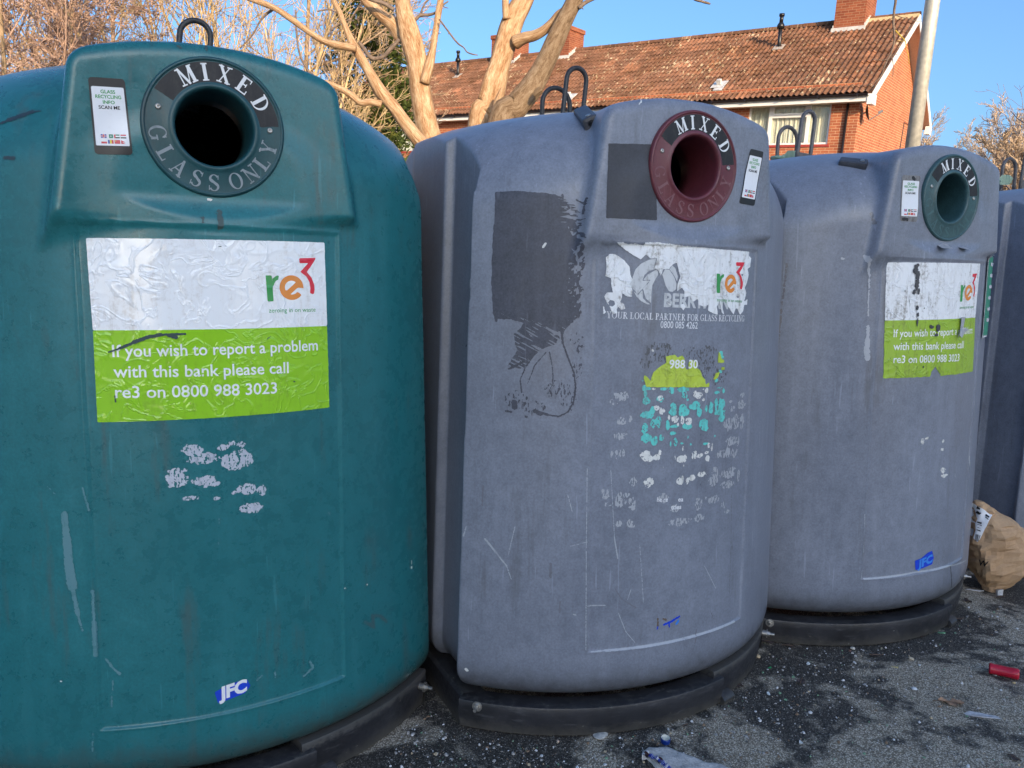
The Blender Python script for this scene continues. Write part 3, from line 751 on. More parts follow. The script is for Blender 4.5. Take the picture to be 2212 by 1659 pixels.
M_white = vinyl('label_white', (.90, .90, .90), (.45, .38, .31), .55, .14, .35)
M_white_worn = vinyl('label_white_worn', (.85, .85, .85), (.26, .23, .2), 1.3, .5, .6)
M_lime = vinyl('label_lime', (.30, .60, .025), (.16, .25, .03), .5, .14, .35)
M_lime_worn = vinyl('label_lime_worn', (.33, .50, .035), (.14, .17, .03), .9, .35)
M_ltext = vinyl('label_white_text', (.86, .86, .84), (.4, .5, .2), .5, .3, 0)
M_rgreen = vinyl('logo_green', (.045, .33, .085), (.1, .2, .1), .4, .25, 0)
M_rorange = vinyl('logo_orange', (.82, .27, .05), (.5, .3, .15), .4, .25, 0)
M_rred = vinyl('logo_red', (.75, .025, .055), (.4, .15, .12), .4, .25, 0)
M_ringtxt = vinyl('mouth_letter_white', (.80, .80, .80), (.3, .3, .3), .3, .45, 0)
M_blackband = vinyl('mouth_black_band', (.008, .008, .011), (.05, .045, .04), .5, .55, .1)
M_phone = vinyl('sticker_black', (.006, .006, .009), (.03, .03, .03), .3, .35, 0)
M_phone_grey = vinyl('sticker_peeled_grey', (.22, .21, .21), (.05, .035, .025), 1.0, .35, 0)
M_scr = vinyl('sticker_white', (.82, .82, .84), (.5, .48, .45), .25, .25, 0)
M_paint = plastic('dark_overpaint', (.058, .061, .080), (.10, .10, .115), .42, .5)
M_paint2 = plastic('dark_overpaint_square', (.040, .042, .054), (.06, .06, .07), .30, .45)
M_silver = vinyl('silver_print', (.60, .61, .62), (.12, .12, .13), .8, .4, 0)
M_ghost = vinyl('glue_residue', (.42, .43, .46), (.28, .29, .31), .5, .5, 0)
M_cyan = vinyl('cyan_scrap', (.13, .62, .56), (.12, .2, .2), 1.0, .4, .3)
M_paper = vinyl('paper_scrap', (.74, .73, .69), (.28, .27, .25), .9, .7, .3)
M_blue = vinyl('badge_blue', (.015, .06, .60), (.02, .04, .2), .5, .25, 0)
M_bluel = vinyl('badge_pale_blue', (.05, .25, .75), (.03, .1, .4), .5, .25, 0)
M_scuff = vinyl('scuff', (.40, .42, .45), (.15, .16, .2), .8, .5, 0)  # for scuffs, and for light painted on the panels' lower ledges
M_rust = vinyl('reddish_smear', (.045, .105, .115), (.03, .12, .13), .9, .5, 0); M_scuff_t = vinyl('teal_scuff', (.10, .23, .26), (.03, .15, .16), 1.2, .45, 0)
M_hole = plain('bare_tear', (.02, .05, .055), .5)
def ring_mat(name, c, mottle=.2):
    return plastic(name, c, (.05, .05, .05), mottle, .40)
M_ring = [ring_mat('mouth_teal', (.012, .065, .075)), ring_mat('mouth_maroon', (.13, .028, .038)), ring_mat('mouth_green', (.035, .085, .092), .35), ring_mat('mouth_teal', (.012, .065, .075))]

# ---- parts every bank has
bankV, bankF = bank_mesh()
BANK = mesh('body', bankV, bankF, M_grey, None, True).data
bpy.data.objects.remove([o for o in sc.objects if o.data == BANK][0])
BANK_TEAL = BANK.copy(); BANK_TEAL.materials[0] = M_teal
def ring_pt(r, a, d):
    """point on the mouth: radius, angle (0 right, 90 up), metres proud of the hood"""
    x = RC[0] + r * np.cos(a); z = RC[1] + r * np.sin(a); return np.stack([x, -yface(z) - d, z], -1)
RING_PROF = [(.158, -.004), (.158, .010), (.1555, .0145), (.152, .016), (.1495, .0145), (.1488, .0125), (.147, .0125), (.103, .0125), (.0985, .0145), (.094, .0175), (.0895, .0165), (.0862, .010), (.085, 0), (.0845, -.02), (.083, -.10), (.0815, -.155), (.084, -.156)]
def build_ring(parent, mat, name='mouth_ring', flip=False):
    n = 96; V = []; an = np.arange(n) * 2 * math.pi / n
    for r, d in RING_PROF: V.append(ring_pt(np.full(n, r), an, d))
    V = np.concatenate(V); Fc = [(k*n+j, k*n+(j+1) % n, (k+1)*n+(j+1) % n, (k+1)*n+j) for k in range(len(RING_PROF) - 1) for j in range(n)]
    if flip: V = V * np.array([-1, -1, 1]) + np.array([0, .163, 0])
    return mesh(name, V, Fc, mat, parent, True)
def ring_text(mb, ch, a, r, h, k, d, inward=False):
    V, Fc, w_ = serif_mesh(ch); x = (V[:, 0] - w_ / 2) * h * k; y = (V[:, 1] - .5) * h
    if inward: x, y = -x, -y
    c, s = math.cos(a), math.sin(a)                           # radial direction; letters stand along it
    X = r * c + y * c + x * s; Z = r * s + y * s - x * c
    rr = np.hypot(X, Z); mb.add(ring_pt(rr, np.arctan2(Z, X), d), Fc)
def mouth(parent, i, txt2, a0=7, a1=150):
    ring = build_ring(parent, M_ring[i])
    band = lambda x, z: np.maximum(np.abs(np.hypot(x, z) - .1225) - .0232 + .0008 * fbm(np.c_[x, z] * 300, 2, i), 0) * 0 + np.maximum(np.abs(np.hypot(x, z) - .1225) - .0232, .155 * (np.abs(((np.arctan2(z, x) - R_((a0 + a1) / 2) + math.pi) % (2 * math.pi)) - math.pi) - R_((a1 - a0) / 2)) + .0025 * fbm(np.c_[x, z] * 170, 3, i + 5))
    V, Fc = cut(band, (-.16, .16, -.16, .16), .0022)
    mesh('black_band', ring_pt(np.hypot(V[:, 0], V[:, 1]), np.arctan2(V[:, 1], V[:, 0]), .0132), Fc, M_blackband, ring)
    mb = MB()
    for ch, a in zip('MIXED', (118.5, 99.0, 79.0, 57.5, 32.5)): ring_text(mb, ch, R_(a), .1232, .0385, 1.0, .0139)
    mb.build('mixed_lettering', M_ringtxt, ring)
    mb = MB()
    for ch, a in zip('GLASSONLY', (191, 211.5, 230.4, 249.8, 267.5, 290.5, 308.8, 325.8, 343.5)): ring_text(mb, ch, R_(a), .1250, .0375, .98, .0134, True)
    mb.build('glass_only_lettering', txt2, ring)
    for a in (164, 3):
        p = ring_pt(np.array(.1245), R_(a), .0125); q = MB(); pr = ((.0068, 0), (.0068, .0012), (.0055, .003), (.0028, .0038), (.0022, .0024), (.0001, .0024)); n = 14; V = []
        for r, d in pr: V += [(p[0] + r * math.cos(t), p[1] - d, p[2] + r * math.sin(t)) for t in np.arange(n) * 2 * math.pi / n]
        q.add(V, [(k*n+j, k*n+(j+1) % n, (k+1)*n+(j+1) % n, (k+1)*n+j) for k in range(5) for j in range(n)]); q.build('screw', M_bolt, ring, True)
    return ring
def plan_pt(s, off, z):
    """walk the outline of the foot: s from -1 (left corner) to 1 (right corner) along the front arc"""
    Ra = .89; cy = .258; ah = math.asin(.637 / Ra); a = s * ah
    return np.array([(Ra + off) * math.sin(a), cy - (Ra + off) * math.cos(a), z])
def base_piece(parent, s0, s1, off, ztop, foot=False):
    """one curved length of the black skirt: outer wall, rolled top edge, ledge back under the body"""
    prof = [(-.045, .004), (-.014, .002), (-.006, .006), (.006, ztop - .030), (.006, ztop - .007), (.004, ztop - .002), (-.002, ztop), (-.070, ztop - .004), (-.074, ztop - .02)]
    n = 44; V = []; ss = np.linspace(s0, s1, n)
    for s in ss: V += [plan_pt(s, off + o, z) for o, z in prof]
    m = len(prof); Fc = [(i*m+k, (i+1)*m+k, (i+1)*m+k+1, i*m+k+1) for i in range(n-1) for k in range(m-1)]
    Fc += [list(range(m)), [(n-1)*m + k for k in range(m)][::-1]]
    q = MB(); q.add(V, Fc)
    if foot:                                                  # the toe that runs on under the next length
        V = []
        for s in np.linspace(s1, s1 + .085, 8): V += [plan_pt(s, off + o, z) for o, z in ((-.03, .003), (.010, .003), (.012, .018), (.002, .030), (-.03, .034))]
        q.add(V, [(i*5+k, (i+1)*5+k, (i+1)*5+k+1, i*5+k+1) for i in range(7) for k in range(4)] + [[35+k for k in range(5)][::-1], list(range(5))])
    o = q.build('base_segment', M_black, parent, True)
    o.data.set_sharp_from_angle(angle=R_(45)) if hasattr(o.data, 'set_sharp_from_angle') else None
    return o
def side_base(parent, s):
    q = MB(); x = s * .63
    prof = [(-.045, .004), (.0, .004), (.0, .095), (-.01, .105), (-.08, .10)]
    V = []; ys = np.linspace(-.36, .47, 12)
    for y in ys: V += [(x + s * o - s * .01, y, z) for o, z in prof]
    Fc = [(i*5+k, (i+1)*5+k, (i+1)*5+k+1, i*5+k+1) for i in range(11) for k in range(4)]
    q.add(V, Fc if s > 0 else [f[::-1] for f in Fc]); q.build('base_segment', M_black, parent)
def bolt(parent, s, right=False):
    p = plan_pt(s, -.005, .085); n = np.array([p[0], p[1] - .258, 0]); n /= np.linalg.norm(n); q = MB()
    q.tube([p - n*.03, p + n*.006], .011, 12); q.tube([p + n*.005, p + n*.009], .0155, 18); q.tube([p + n*.009, p + n*.018], .009, 6); q.tube([p + n*.018, p + n*.034], .0052, 10)
    q.build('bolt', M_bolt, parent)
def loop(parent, cx_, cy_, z0, top, hw, r, lean=0.0, rz=0.0, mat=None, plate=None):
    pts = [(-hw, z0)] + [(-hw, z0 + (top - hw - z0) * k) for k in (.5, .95)] + [(-hw * math.cos(a), top - hw + hw * math.sin(a)) for a in np.linspace(.15, math.pi - .15, 13)] + [(hw, z0 + (top - hw - z0) * k) for k in (.95, .5)] + [(hw, z0)]
    c, s = math.cos(rz), math.sin(rz)
    P = [(cx_ + x * c + lean * (z - z0), cy_ + x * s, z) for x, z in pts]
    q = MB(); q.tube(P, r, 12); lp = q.build('lifting_loop', mat or M_steel, parent, True)
    if plate:
        q = MB(); M = Matrix.Translation((cx_, cy_, z0)) @ Matrix.Rotation(rz, 4, 'Z'); q.box((-hw, -.004, -.02), (hw, .004, plate), M=M); q.build('loop_plate', mat or M_steel, lp)
    return lp
def key_box(parent, A, B):
    """the small lock housing where the dome meets the side of the hood"""
    A = np.array(A); B = np.array(B); m = (A + B) / 2
    g = lambda p: f_bank(*np.array(p)[:, None])[0]
    grad = lambda p: np.array([g(p + e) - g(p - e) for e in np.eye(3) * .012]) / .024
    for _ in range(8): gr = grad(m); m = m - gr * g(m) / (gr @ gr)
    a = B - A; L = np.linalg.norm(a); a /= L; up = grad(m); up -= a * (up @ a); up /= np.linalg.norm(up); b = np.cross(up, a); b /= np.linalg.norm(b); u = np.cross(a, b)
    L *= .68; A = m - a * L / 2 + u * .002; B = A + a * L
    M = Matrix(((a[0], b[0], u[0], A[0]), (a[1], b[1], u[1], A[1]), (a[2], b[2], u[2], A[2]), (0, 0, 0, 1)))
    q = MB(); q.box((.0, -.023, -.03), (L, .023, .017), M=M); o = q.build('lock_box', M_grey2, parent, bevel=.010)
    q = MB(); c = A + a * (L - .02) + u * .0172; q.tube([c - u * .01, c + u * .002], .008, 14); q.build('lock', M_bolt, o)
    q = MB(); c = A + a * (L - .003); q.tube([c - a * .01 - u*.002, c + a * .003 - u*.002], .010, 12); q.build('keyhole', plain('dark_hole', (.01,.01,.01), .6), o)
    return o
M_grey2 = plastic('lock_box_plastic', (.06, .06, .068), (.05, .05, .05), .2, .4)
def bank(i, label, dark_ring_text, group='glass recycling banks in a row'):
    root = empty('glass_recycling_bank', POS[i], YAW[i], label, 'recycling bank', group)
    b = bpy.data.objects.new('body', BANK_TEAL if i == 0 else BANK); link(b, root)
    mouth(root, i, dark_ring_text)
    build_ring(root, M_ring[i], flip=True)
    base_piece(root, -.985, .30, -.004, .100, True); base_piece(root, .25, .99, -.020, .122)
    side_base(root, -1); side_base(root, 1); bolt(root, -.90); bolt(root, .93)
    st = M_steel if i < 2 else M_steel2
    loop(root, .015, .165, 1.88, 2.165, .046, .0088, .10, .12, st, None if i == 0 else .10); loop(root, .0, .245, 1.86, 2.105, .062, .0088, 0, .05, st)
    return root
teal = bank(0, 'teal glass bank at the left end with white and lime label', vinyl('faded_letter_grey', (.25, .29, .31), (.1, .13, .14), 1.2, .5, 0))
grey = bank(1, 'middle grey glass bank with maroon mouth and torn label', vinyl('faded_letter_maroon', (.20, .085, .095), (.13, .03, .04), 1.2, .5, 0))
third = bank(2, 'grey glass bank with green mouth and a bottom-notched white and lime label', vinyl('faded_letter_green', (.055, .125, .13), (.035, .085, .092), 1.4, .5, 0))
fourth = bank(3, 'grey glass bank cut off by right edge, behind the paper bag', vinyl('faded_letter_grey', (.25, .29, .31)))
key_box(grey, (-.222, -.300, 1.893), (-.288, -.497, 1.806)); key_box(third, (-.355, -.345, 1.847), (-.268, -.462, 1.824))
ZM = lambda ox, oy, s: (lambda *p: [((ox + x / s) / 1.82278, (oy + y / s) / 1.82278) for x, y in p])

# ---- the printed labels
def label(i, root, TL, TR, BR, BL, ML, MR, name, notch=None, worn=False, seed=0, logo=True):
    c = on_bank(i, [TL, TR, BR, BL, ML, MR])
    TL, TR, BR, BL, ML, MR = c
    def rag(x, z, a=.0012, f=120): return a * fbm(np.c_[x, z] * f, 3, seed)
    def upper(x, z): return sd_poly([TL, TR, MR, ML], x, z) + (rag(x, z) if worn else rag(x, z, .0006)) * (z > (ML[1] + .006))
    def lower(x, z):
        d = sd_poly([ML, MR, BR, BL], x, z) + (rag(x, z, .0022, 60) if worn else rag(x, z, .0006)) * (z < (ML[1] - .006))
        if notch is not None: d = np.maximum(d, -(sd_poly(notch, x, z) + rag(x, z, .004, 90)))
        return d
    wrinkle = lambda x, z: .0010 * np.maximum(0, 1 - np.abs(fbm(np.c_[x * 9 + seed, z * 13], 3, seed + 2)) / .10) ** 2 + .0006 * fbm(np.c_[x, z] * 14, 2, seed + 4)
    b = lambda P: (min(p[0] for p in P) - .01, max(p[0] for p in P) + .01, min(p[1] for p in P) - .01, max(p[1] for p in P) + .01)
    up = decal(name, root, upper, b([TL, TR, MR, ML]), .004, M_white_worn if worn else M_white, .0016, wrinkle)
    lo = decal('lime_panel', up, lower, b([ML, MR, BR, BL]), .004, M_lime_worn if worn else M_lime, .0016, wrinkle)
    W = lambda P, off: wrap(P, off + wrinkle(np.asarray(P)[:, 0], np.asarray(P)[:, 1]))
    bil = lambda u, v: ML + (MR - ML) * u + ((BL - ML) * (1 - u) + (BR - MR) * u) * v           # 0..1 over the lime half
    bilu = lambda u, v: TL + (TR - TL) * u + ((ML - TL) * (1 - u) + (MR - TR) * u) * v
    mb = MB(); cap = np.linalg.norm(BL - ML) * .128
    for txt, u0, u1, v0, v1 in (('If you wish to report a problem', .070, .948, .287, .286), ('with this bank please call', .070, .800, .510, .535), ('re3 on 0800 988 3023', .073, .742, .735, .765)):
        text_on(mb, txt, bil(u0, v0), bil(u1, v1), cap, .0022, .012, W)
    mb.build('report_text', M_ltext, up)
    if logo: re_logo(up, lambda u, v: bilu(u, v), np.linalg.norm(TR - TL), np.linalg.norm(ML - TL), W)
    return up, bil, bilu, W
def re_logo(parent, uv, w_, h_, W, off=.0022):
    """r, e and 3 in green, orange and red; uv maps the white half (0..1, top down)"""
    def put(name, field, b, mat, step):
        V, Fc = cut(field, b, step)
        mesh(name, W(np.array([uv(*p) for p in V]), off), [f[::-1] for f in Fc], mat, parent)
    ar = w_ / h_
    X = lambda x: x * ar                                        # square metric: multiply u by ar
    def F(g): return lambda u, v: g(u * ar, v)
    st = .007
    # green r
    def gr(x, y):
        d = np.maximum(np.abs(x - X(.727)) - .034, np.abs(y - .545) - .152); d = sd_poly([(X(.710), .393), (X(.738), .393), (X(.742), .692), (X(.714), .695)], x, y)
        c = (X(.790), .505); q = np.maximum(np.abs(np.hypot(x - c[0], (y - c[1])) - .098) - .034, np.maximum(x - X(.772), y - .47)); q = sd_poly([(X(.737), .47), (X(.745), .425), (X(.757), .398), (X(.772), .392), (X(.767), .442), (X(.756), .455), (X(.748), .49), (X(.740), .56)], x, y)
        return np.minimum(d, q)
    put('logo_letter', F(gr), (.69, .79, .36, .72), M_rgreen, st)
    # orange e: a tilted ring with a slanted bar and an open lower right
    def ge(x, y):
        c = (X(.829), .535); r = np.hypot((x - c[0]) / 1.0, (y - c[1]) / .98); ring = np.abs(r - .115) - .032
        an = np.degrees(np.arctan2(-(y - c[1]), x - c[0]))
        gap = (an > -35) & (an < -3); ring = np.where(gap, .02, ring)
        bar = sd_line((c[0] - .075, c[1] + .085), (c[0] + .118, c[1] - .075), .03, x, y); bar = np.maximum(bar, r - .147)
        return np.minimum(ring, bar)
    put('logo_letter', F(ge), (.75, .91, .36, .72), M_rorange, st)
    # red 3: flat top, slanted middle, curved tail
    def g3(x, y):
        P = [(.869, .192), (.952, .183), (.938, .245), (.905, .352), (.928, .420), (.940, .500), (.941, .560), (.936, .618), (.917, .602), (.920, .540), (.916, .470), (.902, .405), (.873, .350), (.913, .247), (.871, .250)]
        return sd_poly([(X(a), b) for a, b in P], x, y)
    put('logo_letter', F(g3), (.84, .97, .15, .65), M_rred, st)
    mb = MB(); A, B = np.array(uv(.718, .822)), np.array(uv(.942, .822)); text_on(mb, 'zeroing in on waste', A, B, .052 * h_, off, 0, W); mb.build('tagline', M_rgreen, parent)

D = lambda *p: list(p)
lab1, bil1, bilu1, W1 = label(0, teal, (186, 514), (700, 524), (711, 880), (211, 912), (201, 713.5), (706, 704), 'label', seed=3)
z4 = ZM(200, 850, 1.7015)
def strokes(i, parent, name, segs, mat, off=.0012, rag=.0012, f=200, step=.0018, seed=0):
    """scratches and smears: list of (picture points, widths in metres)"""
    L = [(on_bank(i, p), w_) for p, w_ in segs]; A = np.concatenate([p for p, _ in L])
    def fld(x, z):
        d = np.full(x.shape, 1.0)
        for p, w_ in L:
            for k in range(len(p) - 1): d = np.minimum(d, sd_line(p[k], p[k+1], w_ if np.isscalar(w_) else w_[k], x, z))
        return d + rag * fbm(np.c_[x, z] * f, 3, seed)
    return decal(name, parent, fld, (A[:, 0].min() - .02, A[:, 0].max() + .02, A[:, 1].min() - .02, A[:, 1].max() + .02), step, mat, off)
strokes(0, lab1, 'tear', [(z4((390, 912), (470, 885), (560, 845), (650, 812), (740, 795), (900, 790)), (.0018, .0030, .0042, .0042, .0025)), (z4((790, 800), (840, 815)), .004), (z4((1110, 208), (1190, 200)), .0008), (z4((432, 1205), (438, 1245)), .0015), (z4((1625, 1108), (1630, 1110)), .002), (z4((1470, 805), (1440, 830)), .0008)], M_hole, .0042, .0012, 250)
def blobs(i, parent, name, els, mat, off=.0011, rag=.35, f=150, step=.0018, seed=0, flake=0.0):
    """torn scraps: ellipses given as picture centre and half sizes (in picture px)"""
    C = []
    for (u, v, a, b) in els:
        p = on_bank(i, [(u, v), (u + a, v), (u, v + b)]); C.append((p[0], max(abs(p[1][0] - p[0][0]), .0015), max(abs(p[2][1] - p[0][1]), .0015)))
    def fld(x, z):
        d = np.full(x.shape, 1.0); n = fbm(np.c_[x, z] * f, 3, seed); n1 = fbm(np.c_[x, z] * f * .35, 2, seed + 9)
        for c, a, b in C: d = np.minimum(d, sd_ell(c, (a, b), x, z) + min(a, b) * rag * (n + n1))
        if 'scrap' in name: d = np.maximum(d, .0005 - .011 * np.abs(fbm(np.c_[x * 75, z * 42], 3, seed + 21))); d = d + .0012 * fbm(np.c_[x, z] * 420, 2, seed + 2)
        if flake: d = np.maximum(d, .004 * (fbm(np.c_[x * 330, z * 130], 3, seed + 4) - flake))
        return d
    P = np.array([c for c, _, _ in C]); m = max(max(a, b) for _, a, b in C) * 1.3 + .004
    b = (P[:, 0].min() - m, P[:, 0].max() + m, P[:, 1].min() - m, P[:, 1].max() + m)
    if 'scrap' not in name: return decal(name, parent, fld, b, step, mat, off)
    V, Fc = cut(fld, b, step); root = list(range(len(V)))                                      # every scrap a piece of its own
    def find(a):
        while root[a] != a: root[a] = root[root[a]]; a = root[a]
        return a
    for f in Fc:
        for k in f[1:]: root[find(k)] = find(f[0])
    grp = {}
    for f in Fc: grp.setdefault(find(f[0]), []).append(f)
    big = sorted(grp.values(), key=len, reverse=True); keep = [g for g in big if len(g) >= 14][:90]
    for g in big:
        if g not in keep and keep:
            c = V[g[0][0]]; min(keep, key=lambda h: np.hypot(*(V[h[0][0]] - c))).extend(g)
    W_ = wrap(V, off)
    for g in keep:
        ids = sorted({k for f in g for k in f}); mp = {k: n for n, k in enumerate(ids)}
        mesh(name, W_[ids], [[mp[k] for k in f] for f in g], mat, parent, True)
z5 = ZM(0, 1700, 1.2289)
e5 = lambda L, s=1.2289 * 1.82278, z=z5: [(*z((x, y))[0], a / s, b / s) for x, y, a, b in L]
blobs(0, teal, 'label_scrap', e5([(925,90,52,30),(985,130,72,26),(1150,138,75,46),(1080,75,30,16),(1125,55,20,11),(1165,60,20,14),(862,222,58,44),(985,238,58,26),(1045,250,22,13),(1195,278,42,25),(1265,282,24,22),(1132,294,10,8),(928,320,40,11),(1050,320,18,9),(1222,366,52,23)]), M_ghost2 if False else vinyl('scrap_pale', (.50, .52, .58), (.2, .24, .3), .9, .4, .2), seed=2, flake=.33)
strokes(0, teal, 'scuff', [(z5((312, 400), (325, 520), (335, 640), (350, 750), (378, 880), (400, 960)), (.007, .009, .010, .005, .002)), (z5((400, 270), (430, 380)), .0016), (z5((448, 770), (455, 920), (462, 1080)), (.003, .005)), (z5((515, 1100), (545, 1140), (580, 1170)), .0025), (z5((548, 1200), (540, 1330)), .0012), (z5((1500, 1110), (1515, 1140), (1470, 1180)), .0028), (z5((1330, 1190), (1330, 1160)), .002), (z5((1245, 1200), (1265, 1180)), .0025), (z5((450, 1460), (448, 1560)), .0012), (z5((1860, 1080), (1960, 1010)), .0008), (z5((1060, 420), (1058, 560)), .0006), (z5((230, 265), (268, 300)), .0006), (z5((1590, 390), (1602, 415)), .0009)], M_scuff_t, .0010, .0030, 260, seed=3)
strokes(0, teal, 'scuff', [(z5((1990, 622), (1990, 640)), .0014), (z5((1990, 655), (1990, 658)), .003), (z5((296, 1206), (297, 1207)), .002), (z5((1775, 738), (1776, 739)), .002), (z5((1667, 757), (1668, 757)), .002)], M_paper, .0012, .0008, 300)
strokes(0, teal, 'smear', [(z5((1765, 920), (1810, 945), (1800, 890), (1840, 890), (1870, 920)), .004)], M_rust, .0010, .004, 300, seed=8)
z1 = ZM(0, 0, 1.6385)
strokes(0, teal, 'smear', [(z1((0, 800), (60, 775), (130, 750), (210, 722), (262, 718)), (.003, .0045, .0045, .002)), (z1((35, 1018), (85, 1020)), .004)], vinyl('dark_scrape', (.02, .04, .055), (.05, .05, .05), .8, .5, 0), .0010, .002, 200)
strokes(0, teal, 'smear', [(z1((1415, 1370), (1425, 1440), (1420, 1465)), .006), (z1((1310, 1405), (1308, 1430)), .003), (z1((1330, 300), (1330, 318)), .003), (z1((1150, 300), (1165, 308)), .0035)], vinyl('brown_stain', (.045, .085, .085), (.07, .06, .04), 1, .6, 0), .0010, .005, 240, seed=5)
strokes(0, teal, 'scuff', [(z1((1345, 1288), (1362, 1290)), .003)], M_paper, .0012, .002, 300)

# ---- badge with three slanting letters, phone shaped stickers
def badge(i, parent, c, A, cap, faded):
    """c = outline points, A = text start and end"""
    P = on_bank(i, c); fld = lambda x, z: sd_poly(P, x, z) - .004
    o = decal('badge', parent, fld, (P[:, 0].min() - .012, P[:, 0].max() + .012, P[:, 1].min() - .012, P[:, 1].max() + .012), .0018, M_blue, .0012)
    q = on_bank(i, A); mb = MB(); text_on(mb, 'JFC', q[0], q[1], cap, .0018, .05, shear=.15); mb.build('badge_text', faded, o); return o
badge(0, teal, z5((1048, 1262), (1062, 1305), (1120, 1282), (1180, 1258), (1203, 1228), (1190, 1205), (1150, 1215), (1090, 1240)), z5((1060, 1296), (1195, 1250)), .030, M_scr)
z9 = ZM(2900, 1700, 1.8436)
badge(2, third, z9((1300, 940), (1302, 995), (1345, 985), (1415, 955), (1425, 915), (1415, 872), (1385, 885), (1340, 925)), z9((1312, 990), (1420, 940)), .029, M_bluel)
z7 = ZM(1600, 1800, 1.3553)
strokes(1, grey, 'badge', [(z7((1375, 893), (1415, 875), (1455, 850)), .0035), (z7((1403, 905), (1400, 888)), .003), (z7((1340, 905), (1337, 918)), .002)], M_blue, .0011, .002, 300)
strokes(1, grey, 'smear', [(z7((1342, 862), (1340, 900)), .003), (z7((1370, 862), (1385, 868)), .003)], vinyl('glue_brown', (.13, .09, .06), (.1, .1, .1), 1, .6, 0), .0010, .003, 300)
strokes(1, grey, 'badge', [(z7((1440, 888), (1452, 870)), .0035)], M_bluel, .0013, .002, 300)

FLAGS = [['uk', 'green', 'uae', 'rwb'], ['pl', 'ro', 'cn', 'np']]
M_fl = [vinyl('flag_' + n, c, (.4, .4, .4), .2, .3, 0) for n, c in (('white', (.8,.8,.8)), ('red', (.62,.03,.05)), ('blue', (.03,.07,.35)), ('green', (.01,.20,.10)), ('yellow', (.75,.55,.03)), ('black', (.01,.01,.01)))]
def phone(i, parent, TL, TR, BR, BL, body, name='phone_sticker'):
    TL, TR, BR, BL = on_bank(i, [TL, TR, BR, BL])
    bl = lambda u, v: TL + (TR - TL) * u + ((BL - TL) * (1 - u) + (BR - TR) * u) * v
    asp = np.linalg.norm(BL - TL) / np.linalg.norm(TR - TL)
    def sheet(nm, par, mat, u0, u1, v0, v1, off, rad=.0, mi=None):
        f = lambda u, v: np.hypot(np.maximum(np.abs(u - (u0+u1)/2) - (u1-u0)/2 + rad, 0), np.maximum(np.abs(v - (v0+v1)/2) * asp - (v1-v0)/2 * asp + rad, 0)) - rad
        V, Fc = cut(lambda u, v: f(u, v) if rad else np.maximum(np.abs(u - (u0+u1)/2) - (u1-u0)/2, (np.abs(v - (v0+v1)/2) - (v1-v0)/2) * asp), (u0 - .05, u1 + .05, v0 - .03, v1 + .03), .022)
        return mesh(nm, wrap(np.array([bl(*p) for p in V]), off), [q[::-1] for q in Fc], mat, par, True)
    ph = sheet(name, parent, body, 0, 1, 0, 1, .0012, .10)
    sheet('sticker_screen', ph, M_scr, .055, .945, .115, .885, .0018)
    cap = np.linalg.norm(BL - TL) * .043; g = MB()
    for t, u0, u1, v in (('GLASS', .30, .70, .200), ('RECYCLING', .15, .85, .265), ('INFO', .34, .66, .335)): text_on(g, t, bl(u0, v), bl(u1, v), cap, .0024, .02)
    g.build('green_text', M_rgreen, ph); g = MB(); text_on(g, 'SCAN ME', bl(.21, .403), bl(.79, .403), cap, .0024, .02); g.build('black_text', M_phone, ph)
    mb = MB()
    def rect(u0, u1, v0, v1, mi, off): mb.add(wrap(np.array([bl(u0, v1), bl(u1, v1), bl(u1, v0), bl(u0, v0)]), off), [(0, 1, 2, 3)], None, mi)
    for r, row in enumerate(FLAGS):
        for c, k in enumerate(row):
            u0 = .20 + c * .175; u1 = u0 + .15; v0 = .735 + r * .073; v1 = v0 + .050; um = (u0+u1)/2; vm = (v0+v1)/2; T = (v1 - v0) / 3; o = .0022
            if k == 'uk':
                rect(u0, u1, v0, v1, 2, o); rect(um-.022, um+.022, v0, v1, 0, o+.0002); rect(u0, u1, vm-.008, vm+.008, 0, o+.0003); rect(um-.012, um+.012, v0, v1, 1, o+.0005); rect(u0, u1, vm-.0045, vm+.0045, 1, o+.0006)
            elif k == 'green': rect(u0, u0+.04, v0, v1, 0, o); rect(u0+.04, u1, v0, v1, 3, o); rect(um+.0, um+.035, vm-.006, vm+.006, 0, o+.0003)
            elif k == 'uae': rect(u0+.04, u1, v0, v0+T, 3, o); rect(u0+.04, u1, v0+T, v0+2*T, 0, o); rect(u0+.04, u1, v0+2*T, v1, 5, o); rect(u0, u0+.04, v0, v1, 1, o)
            elif k == 'rwb': rect(u0, u1, v0, v0+T, 1, o); rect(u0, u1, v0+T, v0+2*T, 0, o); rect(u0, u1, v0+2*T, v1, 5, o)
            elif k == 'pl': rect(u0, u1, v0, vm, 0, o); rect(u0, u1, vm, v1, 1, o)
            elif k == 'ro': rect(u0, u0+.05, v0, v1, 2, o); rect(u0+.05, u0+.10, v0, v1, 4, o); rect(u0+.10, u1, v0, v1, 1, o)
            elif k == 'cn': rect(u0, u1, v0, v1, 1, o); rect(u0+.015, u0+.045, v0+.008, v0+.02, 4, o+.0003)
            else: mb.add(wrap(np.array([bl(u0, v0), bl(u0, vm+.004), bl(um+.04, vm+.004)]), o), [(0, 1, 2)], None, 1); mb.add(wrap(np.array([bl(u0, vm-.002), bl(u0, v1), bl(um+.04, v1)]), o+.0002), [(0, 1, 2)], None, 1)
    mb.build('flags', M_fl, ph); return ph
phone(0, teal, (190, 166), (269, 171), (287, 335), (205, 333), M_phone)
phone(1, grey, (1621, 321), (1649, 328), (1629, 445), (1596, 439), M_phone)
z3 = ZM(2600, 0, 1.5447)
q = z3((1470, 1064), (1583, 1070), (1560, 1350), (1456, 1345)); ph3 = phone(2, third, *q, M_phone_grey)
